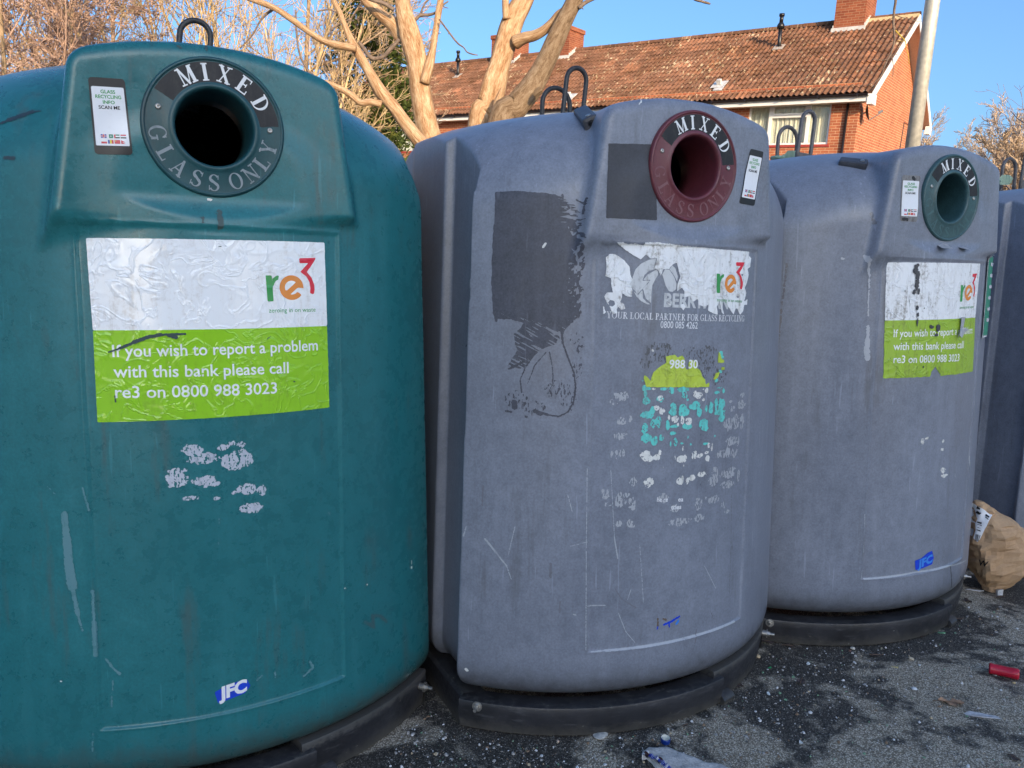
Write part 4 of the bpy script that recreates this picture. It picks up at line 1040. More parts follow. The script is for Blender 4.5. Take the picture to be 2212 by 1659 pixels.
strokes(2, ph3, 'sticker_screen', [(z3((1535, 1080), (1545, 1092)), .006), (z3((1475, 1332), (1500, 1335)), .006)], M_phone, .0015, .003, 200)

# ---- middle grey bank: overpaint, torn label, print, scraps
z6 = ZM(1600, 700, 1.3827)
P6 = on_bank(1, z6((482,78),(600,72),(760,82),(840,100),(930,150),(966,210),(968,292),(972,450),(960,600),(955,740),(905,790),(855,850),(805,905),(700,962),(640,1040),(560,1022),(612,930),(590,850),(640,790),(560,776),(500,765),(468,735),(466,640),(464,480),(472,300)))
def paint1(x, z):
    d = sd_poly(P6, x, z); n = fbm(np.c_[x * 190, z * 90], 3, 3); n2 = fbm(np.c_[x, z] * 30, 3, 5)
    xr = (x - P6[:, 0].min()) / np.ptp(P6[:, 0]); k = sstep(.55, 1.0, xr)
    slash = fbm(np.c_[(x - .55 * z) * 30, (x + 1.6 * z) * 150], 3, 8); zr = (z - P6[:, 1].min()) / np.ptp(P6[:, 1])
    hatch = fbm(np.c_[x * 60, z * 330], 2, 21); bits = fbm(np.c_[x * 170, z * 120], 3, 17)
    low = sstep(.50, .14, zr)
    d = d + (.0018 + .006 * k) * n + (.0015 + .008 * low) * n2
    d = np.maximum(d, .006 * (-1.05 + 1.12 * sstep(.60, 1.0, xr) * sstep(.2, .45, zr) - bits))             # rubbed through in flecks towards the right
    d = np.maximum(d, .006 * (-1.1 + 1.25 * sstep(.50, .85, xr) * sstep(.70, .90, zr) - hatch))            # brushed out along the top right
    return np.maximum(d, .006 * (-1.1 + 1.0 * low - slash))                                               # dragged tails at the foot
decal('paint_patch', grey, paint1, (P6[:, 0].min() - .03, P6[:, 0].max() + .03, P6[:, 1].min() - .05, P6[:, 1].max() + .03), .0021, M_paint, .0009)
strokes(1, grey, 'paint_patch', [(z6((840, 800), (852, 900), (880, 980), (912, 1060), (922, 1140), (910, 1220), (880, 1275), (830, 1300), (770, 1290), (720, 1275)), (.003, .0022, .0022, .0022, .0024, .0024, .002, .0022, .004)), (z6((700, 960), (650, 1030), (620, 1100), (628, 1170)), .0016), (z6((760, 950), (700, 1020), (660, 1120)), .0012), (z6((780, 950), (798, 1050), (797, 1130)), .0014), (z6((560, 1040), (640, 1000)), .003), (z6((588, 1220), (590, 1250)), .007), (z6((700, 1270), (730, 1285)), .006), (z6((545, 1270), (570, 1275)), .003), (z6((650, 1300), (655, 1302)), .003), (z6((485, 740), (490, 780)), .003), (z6((850, 95), (852, 110)), .003), (z6((880, 150), (888, 165)), .003), (z6((925, 120), (975, 140)), .002), (z6((980, 110), (960, 200)), .0015)], M_paint, .0010, .002, 330, .0016, seed=4)
blobs(1, grey, 'paint_patch', e5([(600,1210,70,50),(690,1250,60,40),(880,1200,50,70),(930,1040,30,60),(820,1150,60,60),(930,900,40,60)], 1.3827 * 1.82278, z6), M_paint, .0010, .3, 200, .0017, 3, -.22)
PS = on_bank(1, [(1314, 310), (1413, 312), (1419, 476), (1309, 471)])
decal('paint_square', grey, lambda x, z: sd_poly(PS, x, z) + .0012 * fbm(np.c_[x, z] * 120, 3, 2), (PS[:, 0].min() - .01, PS[:, 0].max() + .01, PS[:, 1].min() - .01, PS[:, 1].max() + .01), .003, M_paint2, .0010)
z55 = ZM(2300, 900, 2.765)
PA = on_bank(1, z55((355,145),(415,145),(480,165),(560,158),(645,180),(660,150),(800,152),(1140,190),(1500,222),(1790,250),(1788,300),(1808,322),(1800,420),(1770,440),(1785,500),(1760,600),(1740,640),(1760,700),(1735,790),(1772,768),(1765,830),(1735,830),(1722,900),(1690,940),(1660,870),(1640,870),(1618,940),(1570,860),(1530,790),(1510,760),(1500,850),(1515,930),(1490,920),(1465,780),(1440,850),(1447,938),(1400,925),(1340,890),(1350,830),(1300,850),(1240,830),(1235,760),(1180,797),(1150,730),(1085,750),(1085,680),(1058,640),(1005,682),(1010,600),(1040,520),(1005,370),(960,390),(920,440),(860,440),(830,512),(800,450),(760,430),(790,320),(720,325),(670,285),(610,335),(540,295),(430,220),(400,190)))
PB = on_bank(1, z55((235,310),(280,275),(330,280),(380,305),(430,340),(490,410),(500,500),(525,560),(490,600),(520,650),(515,745),(460,740),(410,700),(405,760),(390,800),(430,820),(445,870),(400,885),(370,850),(350,880),(365,920),(310,930),(280,860),(250,810),(215,740),(240,695),(310,695),(290,600),(290,540),(230,520),(240,420)))
PBh = on_bank(1, z55((258,800),(285,775),(325,790),(335,830),(300,850),(270,835)))
Hs = [on_bank(1, z55(*p)) for p in ([(1700,490),(1725,500),(1720,520),(1705,515)], [(1655,738),(1678,735),(1675,755),(1655,752)], [(1300,375),(1322,320),(1326,325),(1306,378)])]
extra = [on_bank(1, z55(*p)) for p in ([(1045,830),(1075,815),(1100,850),(1075,890),(1050,860)], [(205,850),(215,850),(225,890),(240,910),(205,930)], [(900,800),(940,825),(930,835),(895,815)])]
rg = lambda x, z, a=.0014, f=190: a * fbm(np.c_[x, z] * f, 3, 6)
def torn(x, z):
    d = np.minimum(sd_poly(PA, x, z), np.maximum(sd_poly(PB, x, z), -sd_poly(PBh, x, z)))
    for p in extra: d = np.minimum(d, sd_poly(p, x, z))
    for p in Hs: d = np.maximum(d, -sd_poly(p, x, z))
    return d + rg(x, z)
AA = np.concatenate([PA, PB, extra[1]])
curl = lambda x, z: .0016 * np.maximum(0, fbm(np.c_[x, z] * 26, 2, 9)) + .0008 * fbm(np.c_[x, z] * 60, 2, 3)
lab2 = decal('torn_label', grey, torn, (AA[:, 0].min() - .01, AA[:, 0].max() + .01, AA[:, 1].min() - .01, AA[:, 1].max() + .01), .0019, M_white_worn, .0022, curl)
W2 = lambda P, off: wrap(P, off + curl(np.asarray(P)[:, 0], np.asarray(P)[:, 1]))
c4 = on_bank(1, z55((200, 130), (1800, 248), (1760, 930), (195, 850)))
bilg = lambda u, v: c4[0] + (c4[1] - c4[0]) * u + ((c4[3] - c4[0]) * (1 - u) + (c4[2] - c4[1]) * u) * v
re_logo(lab2, bilg, np.linalg.norm(c4[1] - c4[0]), np.linalg.norm(c4[3] - c4[0]), W2, .0030)
# silver print of the bank itself, under the scraps of label
sw = [on_bank(1, z55(*p)) for p in ([(790,322),(700,342),(620,380),(560,440),(530,520),(522,565),(487,604),(582,712),(712,566),(632,568),(655,505),(705,462),(790,435),(770,420),(760,425)], [(536,680),(588,722),(632,668),(640,760),(680,800),(724,828),(680,822),(620,790),(570,740)], [(640,655),(700,590),(722,560),(640,560),(690,500),(795,440),(805,500),(770,560),(740,620),(732,700),(726,810),(670,760)], [(850,500),(880,440),(925,450),(975,520),(1005,600),(1000,660),(960,690),(920,680),(885,620)], [(930,445),(955,400),(990,430),(1018,520),(1012,580),(985,520),(950,470)])]
SA = np.concatenate(sw)
decal('printed_emblem', grey, lambda x, z: np.min([sd_poly(p, x, z) for p in sw], axis=0) + rg(x, z, .0006), (SA[:, 0].min() - .01, SA[:, 0].max() + .01, SA[:, 1].min() - .01, SA[:, 1].max() + .01), .0019, M_silver, .0008)
mb = MB(); q = on_bank(1, z55((866, 848), (1565, 872))); text_on(mb, 'BERRYMAN', q[0], q[1], .0375, .0009, .035)
mb.build('printed_name', M_silver, grey)
mb = MB(); q = on_bank(1, z55((240, 975), (1742, 1012))); serif_line(mb, 'YOUR LOCAL PARTNER FOR GLASS RECYCLING', q[0], q[1], .0195, .0010)
q = on_bank(1, z55((828, 1080), (1232, 1090))); text_on(mb, '0800 085 4262', q[0], q[1], .0195, .0010, .01)
mb.build('printed_motto', vinyl('printed_white', (.74, .74, .76), (.25, .25, .27), .5, .45, 0), grey)
z66 = ZM(2300, 1350, 2.0743)
PY = on_bank(1, z66((505,360),(485,290),(490,265),(510,275),(540,312),(565,240),(610,200),(640,182),(668,165),(665,110),(740,95),(760,120),(800,100),(815,130),(815,180),(830,215),(850,215),(848,160),(870,135),(915,160),(915,200),(945,225),(960,270),(985,300),(990,340),(1020,320),(1020,360)))
PY2 = [on_bank(1, z66(*p)) for p in ([(1098,72),(1112,90),(1120,130),(1140,140),(1140,162),(1088,162),(1092,110)], [(1120,198),(1144,198),(1144,220),(1118,222)], [(1070,250),(1105,235),(1092,280),(1070,300),(1052,295)])]
YA = np.concatenate([PY] + PY2)
ly = decal('lime_scrap', grey, lambda x, z: np.min([sd_poly(p, x, z) for p in [PY] + PY2], axis=0) + rg(x, z, .0016), (YA[:, 0].min() - .01, YA[:, 0].max() + .01, YA[:, 1].min() - .01, YA[:, 1].max() + .01), .0019, vinyl('lime_scrap_vinyl', (.50, .62, .06), (.20, .23, .04), .8, .4, .5), .0016, curl)
mb = MB(); q = on_bank(1, z66((690, 206), (922, 206))); text_on(mb, '988 30', q[0], q[1], .0245, .0026, .02, W2); mb.build('scrap_text', M_ltext, ly)
ez = lambda L: e5(L, 2.0743 * 1.82278, z66)
blobs(1, grey, 'cyan_scrap', ez([(490,370,26,30),(520,372,30,14),(498,410,14,30),(505,480,32,34),(650,376,32,13),(712,390,26,32),(800,385,48,26),(815,425,30,30),(845,464,10,10),(620,460,28,28),(525,590,50,34),(560,555,26,34),(600,640,32,48),(495,700,34,42),(510,770,50,40),(570,800,28,36),(560,660,26,40),(628,775,16,26),(725,520,32,42),(722,570,32,30),(800,530,30,32),(812,570,46,32),(910,515,46,34),(940,560,24,40),(1035,530,16,44),(994,540,10,32),(1075,500,13,50),(1120,500,26,58),(1110,565,40,24),(1120,605,26,32),(970,680,34,54),(680,670,13,36),(745,680,30,15),(840,680,34,26),(726,738,20,14),(742,810,15,32),(704,820,6,20),(845,770,6,12),(868,826,10,10),(798,820,12,8),(1065,760,6,9),(995,822,26,14),(1085,405,25,12),(1135,388,14,28),(1105,366,22,6),(1115,90,14,22),(1128,115,14,12),(1112,232,12,12),(1078,305,16,20),(478,310,10,10)]), M_cyan, .0013, .36, 95, .0017, 4)
blobs(1, grey, 'paper_scrap', ez([(925,425,36,30),(905,405,14,18),(998,388,13,22),(975,462,12,14),(970,376,8,10),(635,555,20,30),(590,530,24,22),(740,620,36,34),(800,630,20,40),(850,640,26,34),(690,610,10,24),(765,665,10,14),(566,375,14,8),(620,450,22,18),(805,860,9,20),(1015,838,12,24),(1040,850,9,32),(505,920,46,42),(475,915,20,30),(540,940,20,24),(592,935,26,22),(618,895,12,22),(790,945,30,26),(820,940,14,28),(740,940,5,18),(900,915,24,36),(940,920,26,20),(1000,895,18,12),(1008,940,18,24),(525,1135,50,40),(780,1130,28,30),(800,1110,10,24),(842,1130,12,28),(880,1105,24,26),(955,1070,32,22),(1000,1072,6,6),(812,1005,3,10),(645,1013,4,4),(555,62,5,8)]), M_paper, .0014, .34, 100, .0017, 6)
blobs(1, grey, 'glue_residue', ez([(300,440,60,40),(240,480,40,26),(310,640,36,30),(375,615,18,30),(300,760,60,34),(225,915,16,40),(262,910,12,36),(290,905,12,40),(320,900,12,30),(398,1135,30,36),(180,1240,38,40),(195,1318,36,20),(300,1280,58,60),(390,1305,32,56),(345,1240,30,18),(285,1480,28,26),(380,1480,42,34),(640,1265,46,36),(740,1350,50,36),(775,1460,86,34),(940,1430,34,36),(935,1310,28,56),(990,1270,10,26),(1055,1285,44,32),(1140,1320,22,28),(1165,1380,20,18),(1065,1060,28,42),(1055,1130,34,40),(1180,1060,66,40),(1160,1160,56,30),(1258,1080,10,42),(1155,900,80,36),(1225,895,16,40),(1210,800,56,36),(1255,800,10,40),(1180,660,36,50),(1240,640,26,60),(1290,640,14,60),(1285,500,30,34),(1290,425,24,20),(1195,480,16,14),(1210,540,24,24)]), M_ghost, .0010, .35, 170, .0019, 8, .06)
mb = MB()
for t, a, b in (('he re', (592, 1296), (680, 1296)), ('ea', (764, 1294), (806, 1294)), ('ttles', (706, 1360), (790, 1354))):
    q = on_bank(1, z66(a, b)); text_on(mb, t, q[0], q[1], .0135, .0016, .02)
mb.build('scrap_text', M_scr, grey)
blobs(1, grey, 'smear', ez([(560,60,80,70),(520,160,60,60),(680,100,80,60),(620,40,100,40),(900,70,80,50),(1000,180,60,110),(940,120,60,60),(1100,260,60,90),(1020,60,60,40)]), vinyl('dark_glue', (.11, .11, .12), (.06, .06, .06), .8, .6, 0), .0009, .3, 130, .0019, 5, -.16)
strokes(1, grey, 'scuff', [(z7((420, 435), (480, 510), (535, 580), (560, 650)), (.0024, .0018, .001)), (z7((580, 370), (545, 520)), .0009), (z7((860, 200), (885, 290)), .0012), (z7((875, 475), (965, 452)), .0010), (z7((1590, 580), (1650, 700)), .0012), (z7((1130, 830), (1170, 930), (1220, 990)), .0010), (z7((970, 795), (1060, 790)), .0018), (z7((985, 1040), (1060, 1032), (1230, 1015), (1400, 985), (1560, 945), (1750, 878)), (.0016, .0028, .0034, .0034, .003)), (z7((1200, 700), (1180, 760)), .0010), (z7((890, 838), (905, 842)), .0016), (z7((320, 370), (305, 420)), .0012), (z7((965, 60), (960, 500), (958, 1030)), .0010), (z7((1090, 60), (1110, 430), (1128, 540)), (.0010, .0018)), (z7((1245, 470), (1265, 780)), .0008)], M_scuff, .0009, .0012, 280, .0016, 6)  # scuffs, plus a painted bright line for the skylit lower ledge of the panel
strokes(1, grey, 'smear', [(z7((1547, 920), (1540, 990), (1515, 1070)), (.0022, .0010)), (z7((1735, 200), (1730, 490), (1722, 740)), .0009), (z7((1737, 475), (1737, 490)), .003), (z7((770, 570), (768, 640)), (.0035, .001)), (z7((410, 150), (405, 260)), .0016), (z7((820, 770), (818, 830)), .002), (z7((1620, 820), (1640, 860)), .0016), (z7((1105, 690), (1150, 760), (1230, 805)), .0012)], vinyl('dark_streak', (.165, .17, .20), (.12, .12, .13), .8, .6, 0), .0009, .0022, 260, .0018, 7)
strokes(1, grey, 'scuff', [(z6((745, 378), (758, 358)), .003), (z7((320, 1130), (325, 1136)), .004), (z6((1338, 938), (1342, 942)), .003)], M_paper, .0022, .001, 300)
# frost-white rub on the dome of the middle bank near the square
strokes(1, grey, 'scuff', [([(1395, 178 + 22), (1385, 222)], .0014), ([(1388, 210), (1380, 226)], .001)], M_paper, .0010, .001, 300)

# ---- third bank: worn label with a torn notch, tape, peeled corners, side sign
z8 = ZM(2900, 700, 1.659)
nt_ = on_bank(2, z8((1262, 1290), (1275, 1265), (1296, 1232), (1312, 1262), (1330, 1285), (1300, 1340), (1268, 1330)))
lab3, bil3, bilu3, W3 = label(2, third, *z8((985, 552), (1590, 560), (1541, 1264), (957, 1310), (966, 932), (1557, 912)), 'label', nt_, True, 7)
M_bare = vinyl('bare_grey_tear', (.05, .05, .055), (.1, .1, .1), .8, .6, 0)
q8 = lambda L: e5(L, 1.659 * 1.82278, z8)
blobs(2, lab3, 'tear', q8([(1165,600,14,30),(1178,640,12,30),(1172,700,14,40),(1155,745,10,20),(1185,740,6,22),(1178,850,9,14),(1180,895,8,16),(1176,940,5,34),(1272,972,12,14),(1310,985,12,26),(1300,1025,10,10),(1180,570,12,12),(1220,852,4,6),(1215,1235,4,8),(1095,740,4,5)]), M_bare, .0046, .45, 240, .0015, 3)
def flap(i, parent, pts, lift, mat, name='peeled_flap'):
    P = on_bank(i, pts); q = wrap(P, np.array(lift)); c = wrap(P.mean(0)[None], np.array([max(lift) * .55]))[0]
    n = len(P); V = list(q) + [c] + list(q - np.array([0, -.0018, 0])) ; mesh(name, V, [(k, (k+1) % n, n) for k in range(n)] + [(n+1+(k+1) % n, n+1+k, k, (k+1) % n)[::-1] for k in range(n)], mat, parent)
M_flap = vinyl('peeled_silver', (.40, .40, .42), (.12, .12, .13), .7, .4, .3)
flap(2, third, z8((1310, 440), (1345, 430), (1375, 442), (1368, 485), (1335, 490), (1312, 475)), [.002, .003, .004, .03, .035, .02], M_flap)
flap(2, third, z8((1448, 455), (1480, 452), (1502, 462), (1495, 486), (1470, 488)), [.002, .003, .004, .022, .025], M_flap)
flap(2, lab3, z8((1452, 910), (1475, 910), (1470, 975), (1495, 990), (1470, 1010), (1435, 1045), (1425, 1030), (1450, 985)), [.012, .012, .006, .012, .012, .022, .02, .008], M_flap)
strokes(2, third, 'tape_residue', [(z8((840, 515), (862, 540), (868, 640), (862, 780), (858, 900)), (.006, .004, .0025, .002)), (z8((858, 970), (855, 1060), (850, 1130)), (.006, .009)), (z8((850, 1130), (855, 1180)), .010), (z8((690, 525), (700, 528)), .004)], M_ghost, .0010, .004, 200, .0018, 5)
strokes(2, third, 'smear', [(z8((270, 1200 - 100), (300, 800), (330, 560)), .002), (z8((880, 230), (900, 300)), .004), (z8((1480, 600), (1440, 590)), .0012)], vinyl('dark_streak', (.17, .168, .185)), .0009, .004, 200, .002, 9)
blobs(2, third, 'paper_scrap', e5([(1350,70,14,22),(1380,47,16,10),(1498,68,8,14),(1492,128,10,9),(1496,280,16,22),(1505,320,18,14),(1525,312,8,8)], 1.8436 * 1.82278, z9), M_paper, .0013, .4, 200, .0015, 3)
strokes(2, third, 'scuff', [(z9((1585, 305), (1586, 330)), .0014), (z8((1508, 1360), (1502, 1395)), .0014), (z9((925, 1070), (1100, 1052), (1300, 1018), (1540, 975), (1665, 930)), (.003, .0034, .0034, .0026)), (z9((930, 600), (920, 860), (905, 1060)), .0012), (z9((1690, 60), (1678, 500), (1668, 920)), .0012)], M_scuff, .0009, .0012, 280, .0016, 6)  # the long lower-edge stroke paints skylight on the panel ledge, beside scuffs
strokes(2, third, 'smear', [(z9((1553, 975), (1556, 1130)), .0022), (z9((1625, 1050), (1630, 1075)), .0016)], vinyl('crack_dark', (.03, .03, .033), (.05, .05, .05), .5, .6, 0), .0009, .001, 260, .0014, 7)
# side sign: a thin white-edged green board fixed beyond the label, round the curve
ql = np.array([[.316, 1.520], [.50, 1.520], [.510, 1.185], [.320, 1.185]])
def sign(name, inset, mat, off, par):
    fld = lambda x, z: sd_poly(ql, x, z) + inset
    return decal(name, par, fld, (.31, .54, 1.16, 1.55), .004, mat, off)
sg = sign('side_sign', 0, M_scr, .006, third); sign('sign_green', .008, vinyl('sign_green', (.02, .30, .17), (.1, .25, .2), .5, .3, 0), .0075, sg)
blobs_ = decal('sign_text', sg, lambda x, z: np.min([sd_line((.365, 1.48 - k * .045), (.47, 1.48 - k * .045), .007, x, z) for k in range(6)], axis=0), (.33, .52, 1.2, 1.51), .003, M_scr, .009)

# ---- tags on the loops
def tie_tag(parent, c, rz):
    q = MB(); n = 9; V = []
    for k in range(n):
        t = k / (n - 1); w_ = .024 if .15 < t < .9 else .010
        V += [(c[0] + t * .12, c[1] - .01 + .006 * math.sin(t * 9), c[2] - w_ + .008 * t), (c[0] + t * .12, c[1] - .012 + .008 * math.sin(t * 9 + .6), c[2] + w_ * 1.2 + .008 * t)]
    q.add(V, [(2*k, 2*k+2, 2*k+3, 2*k+1) for k in range(n - 1)])
    q.tube([(c[0] + .026 * math.cos(a) - .02, c[1] + .0 + .026 * math.sin(a), c[2] - .005) for a in np.linspace(0, 2 * math.pi, 15)], .008, 6)
    q.build('tie_tag', plain('green_seal_tag', (.22, .32, .24), .5, .15, 60), parent)
tie_tag(third, (-.045, .235, 1.965), 0); tie_tag(fourth, (-.17, .20, 1.97), 0)

# ------------------------------------------------------------------ trees
def bark(name, stops, su=6, sv=2.6, bump=.5, fine=1.0):
    t = NT(name); v = t.coord('UV'); sx = t.n('ShaderNodeSeparateXYZ'); t.l(v, sx.inputs[0])
    an = t.math('MULTIPLY', sx.outputs[0], 6.28318); cb = t.n('ShaderNodeCombineXYZ')
    t.l(t.math('MULTIPLY', t.math('COSINE', an), su * .16), cb.inputs[0]); t.l(t.math('MULTIPLY', t.math('SINE', an), su * .16), cb.inputs[1]); t.l(t.math('MULTIPLY', sx.outputs[1], sv), cb.inputs[2])
    n1 = t.noise(cb.outputs[0], 2.2, 6, .65, .4); n2 = t.noise(cb.outputs[0], 9 * fine, 5, .7, .3)
    mp = t.n('ShaderNodeMapping'); mp.inputs['Scale'].default_value = (2.2, 2.2, .55); t.l(cb.outputs[0], mp.inputs[0]); n3 = t.noise(mp.outputs[0], 6, 4, .6)
    k = t.math('ADD', t.math('MULTIPLY', n1, .5), t.math('ADD', t.math('MULTIPLY', n2, .25), t.math('MULTIPLY', n3, .25)))
    t.set(color=t.ramp(k, stops), rough=.9, spec=.15)
    t.bump(t.math('ADD', n2, t.math('MULTIPLY', n3, 1.2)), bump, .025); return t.m
M_dead = bark('bare_dead_wood', [(.34, (.14,.07,.032)), (.42, (.30,.165,.08)), (.48, (.42,.255,.14)), (.54, (.53,.36,.215)), (.60, (.62,.47,.31)), (.68, (.42,.27,.15))])
M_bark2 = bark('grey_brown_bark', [(.36, (.10,.06,.035)), (.45, (.26,.17,.10)), (.53, (.38,.27,.17)), (.62, (.50,.38,.26))], 9, 5, .9, 1.4)
M_twig = plain('weathered_twig', (.17,.125,.095), .9, .4, 30)
def pxr(hw, y, u=1106, v=200): return hw / FPX * y * 1.0
z2 = ZM(1300, 0, 1.58); S2 = 1.58 * 1.82278
def limb(mb, pts, y0, y1=None, n=18, lump=.10, seed=0, k=5, pre=None):
    """(u, v, half width) in picture zoom, depth y0 to y1"""
    y1 = y0 if y1 is None else y1; P = []; Rr = []
    for j, (u, v, h) in enumerate(pts):
        y = y0 + (y1 - y0) * j / max(1, len(pts) - 1); q = z2((u, v))[0]; P.append(at(q[0], q[1], y)); Rr.append(h / S2 / FPX * y * 1.02)
    if pre is not None: P = [np.array(p[:3]) for p in pre] + P; Rr = [p[3] for p in pre] + Rr
    PR = smooth_path(np.c_[np.array(P), np.array(Rr)], k); mb.tube(PR[:, :3], np.maximum(PR[:, 3], .002), n, True, lump=lump, seed=seed)
def dead_tree_one():
    Y = 8.6
    b = at(985, 560, Y); b[2] = 0
    root = empty('dead_tree', tuple(b), 0, 'dead barkless tree with pale orange trunk forking behind the teal bank', 'tree')
    def build(mb, name, mat, par):
        o = mb.build(name, mat, par, True); o.matrix_parent_inverse = Matrix.Translation(-Vector(b)); return o
    g0 = (b[0], b[1], -.1, .42); g1 = (b[0] - .02, b[1], .8, .30)
    m = MB(); limb(m, [(640, 1000, 78), (592, 740, 66), (562, 560, 63), (545, 400, 62), (515, 280, 64), (492, 200, 62), (458, 60, 48), (440, -80, 42), (428, -300, 36), (400, -600, 24)], Y, seed=2, pre=[g0, g1], n=26, lump=.10)
    build(m, 'trunk', M_dead, root)
    L = [  # limbs
        ([(588, 520, 30), (612, 420, 30), (640, 300, 20), (655, 200, 19), (672, 90, 19), (690, -20, 18), (720, -250, 14)], Y - .1),
        ([(452, 240, 46), (400, 160, 42), (330, 105, 36), (270, 50, 33), (215, -10, 30), (120, -140, 24)], Y + .1),
        ([(700, 1000, 44), (560, 880, 42), (470, 770, 38), (400, 670, 36), (318, 575, 36), (255, 470, 30), (200, 375, 28), (150, 290, 24), (100, 180, 18), (62, 80, 16), (15, -10, 14), (-60, -200, 10)], Y - .4),
        ([(320, 650, 22), (250, 635, 21), (190, 640, 18), (140, 600, 20), (80, 560, 18), (0, 525, 17), (-60, 505, 13)], Y - .5),
        ([(160, 300, 22), (110, 292, 22), (50, 282, 22), (-40, 255, 18), (-130, 200, 17), (-240, 120, 17), (-330, 60, 16), (-420, 20, 16), (-560, -30, 14), (-700, -70, 10)], Y - .5),
    ]
    for k, (p, y) in enumerate(L):
        m = MB(); limb(m, p, y, n=16, seed=10 + k); build(m, 'limb', M_dead, root)
    m = MB()
    for k, (p, y) in enumerate([([(180, 262, 10), (215, 310, 12), (262, 362, 12), (330, 352, 11), (380, 300, 12), (430, 245, 10)], Y - .3), ([(525, 130, 9), (560, 95, 10), (610, 92, 9), (655, 78, 7), (690, 40, 5), (735, 8, 4)], Y), ([(565, 80, 6), (585, 30, 5), (620, -10, 4)], Y), ([(680, 120, 5), (735, 195, 5), (790, 265, 5), (830, 295, 4), (850, 322, 4), (880, 335, 4), (918, 343, 3)], Y - .2), ([(735, 195, 3), (738, 215, 2)], Y - .2), ([(690, 30, 4), (715, 45, 3), (735, 50, 2)], Y),
            ([(0, 190, 6), (55, 150, 6), (110, 125, 4), (150, 128, 3)], Y - .4), ([(40, 560, 6), (75, 640, 5), (95, 700, 4), (110, 730, 3)], Y - .5), ([(-90, 500, 8), (-150, 420, 7), (-190, 330, 6), (-210, 200, 6), (-215, 60, 5)], Y + .6), ([(-330, 40, 8), (-420, 110, 6), (-480, 210, 5), (-560, 300, 4)], Y - .4), ([(395, 60, 12), (330, 20, 11), (260, 0, 10), (190, -30, 8)], Y - .1), ([(60, 90, 5), (0, 60, 5), (-80, 70, 4)], Y - .4), ([(300, 60, 4), (345, 95, 4), (390, 85, 3)], Y - .2)]):
        limb(m, p, y, n=7, seed=40 + k, lump=.15)
    build(m, 'twig', M_twig, root)
def dead_tree_two():
    Y = 8.9
    b = at(1060, 560, Y); b[2] = 0
    root = empty('dead_tree', tuple(b), 0, 'bare two-stemmed tree leaning right behind the middle grey bank', 'tree')
    def build(mb, name, mat, par):
        o = mb.build(name, mat, par, True); o.matrix_parent_inverse = Matrix.Translation(-Vector(b)); return o
    m = MB(); limb(m, [(930, 830, 78), (985, 660, 74), (1022, 520, 70), (1055, 400, 60), (1085, 300, 60), (1115, 200, 62), (1150, 105, 60), (1195, 20, 58), (1240, -80, 52), (1310, -300, 44), (1400, -600, 30)], Y, seed=5, pre=[(b[0], b[1], -.1, .40), (b[0], b[1], .9, .31)], n=26, lump=.12)
    build(m, 'trunk', M_dead, root)
    m = MB(); limb(m, [(1060, 830, 80), (1160, 665, 72), (1240, 560, 70), (1300, 460, 62), (1350, 360, 58), (1395, 260, 58), (1440, 160, 54), (1480, 80, 50), (1520, 0, 48), (1590, -160, 40), (1700, -360, 30)], Y - .5, seed=8, pre=[(b[0] + .1, b[1] - .1, 0, .36), (b[0] + .12, b[1] - .2, 1.0, .27)], n=26, lump=.12)
    build(m, 'trunk', M_bark2, root)
    m = MB(); limb(m, [(1150, 265, 40), (1205, 238, 33), (1270, 222, 30), (1330, 190, 27), (1385, 140, 24), (1420, 90, 20), (1445, 60, 12)], Y - .1, Y - .45, n=14, seed=12); build(m, 'limb', M_dead, root)
    m = MB(); limb(m, [(1098, 120, 26), (1092, 60, 22), (1090, 0, 20), (1085, -120, 16)], Y - .1, n=12, seed=13); build(m, 'limb', M_dead, root)
    m = MB(); limb(m, [(1020, 760, 30), (1035, 660, 24), (1062, 570, 13), (1070, 545, 4)], Y - .4, n=12, seed=15); build(m, 'limb', M_dead, root)
    m = MB(); limb(m, [(1270, 600, 10), (1290, 575, 20), (1312, 560, 22), (1318, 556, 8)], Y - .75, n=12, seed=16); build(m, 'knot', M_bark2, root)
    # the bough out of the picture whose ends hang back into it
    m = MB(); limb(m, [(1540, -40, 26), (1650, -170, 20), (1850, -260, 16), (2200, -330, 12), (2600, -330, 10), (2900, -260, 8), (3040, -120, 6), (3068, -40, 6)], Y - .6, n=10, seed=17)
    limb(m, [(1545, 50, 12), (1590, 15, 11), (1650, -12, 9)], Y - .55, n=8, seed=18); limb(m, [(1560, 40, 5), (1575, 58, 3)], Y - .55, n=6)
    limb(m, [(1900, -265, 9), (2120, -120, 8), (2250, -15, 7), (2310, 8, 7), (2352, 20, 6), (2366, 26, 3)], Y - .6, n=8, seed=19, lump=.25)
    build(m, 'limb', M_twig, root)
    zB = ZM(3300, 0, 5.53); m = MB()
    def hang(p, h0, h1, mb=m):
        Q = [at(*zB(q)[0], Y - .6) for q in p]; P = smooth_path(np.array(Q), 4); mb.tube(P, np.linspace(h0, h1, len(P)) / 10.08 / FPX * Y, 6)
    hang([(1330, -340), (1262, -40), (1250, 60), (1225, 200), (1215, 330), (1205, 480), (1215, 640), (1225, 760), (1225, 900), (1200, 1010), (1160, 1130), (1120, 1230), (1060, 1330), (1000, 1480)], 26, 14)
    hang([(1240, 330), (1400, 380), (1560, 420), (1700, 460), (1810, 468)], 8, 4); hang([(1210, 350), (1170, 400), (1150, 410)], 9, 5); hang([(1200, 630), (1120, 690), (1020, 760)], 6, 3); hang([(1200, 630), (1260, 632)], 6, 4)
    hang([(1220, 910), (1130, 970), (1050, 1040)], 7, 3); hang([(1130, 1220), (1060, 1185)], 8, 4); hang([(1140, 1210), (1240, 1195), (1300, 1185)], 8, 4); hang([(1150, 1230), (1190, 1320), (1200, 1500), (1190, 1680)], 9, 5)
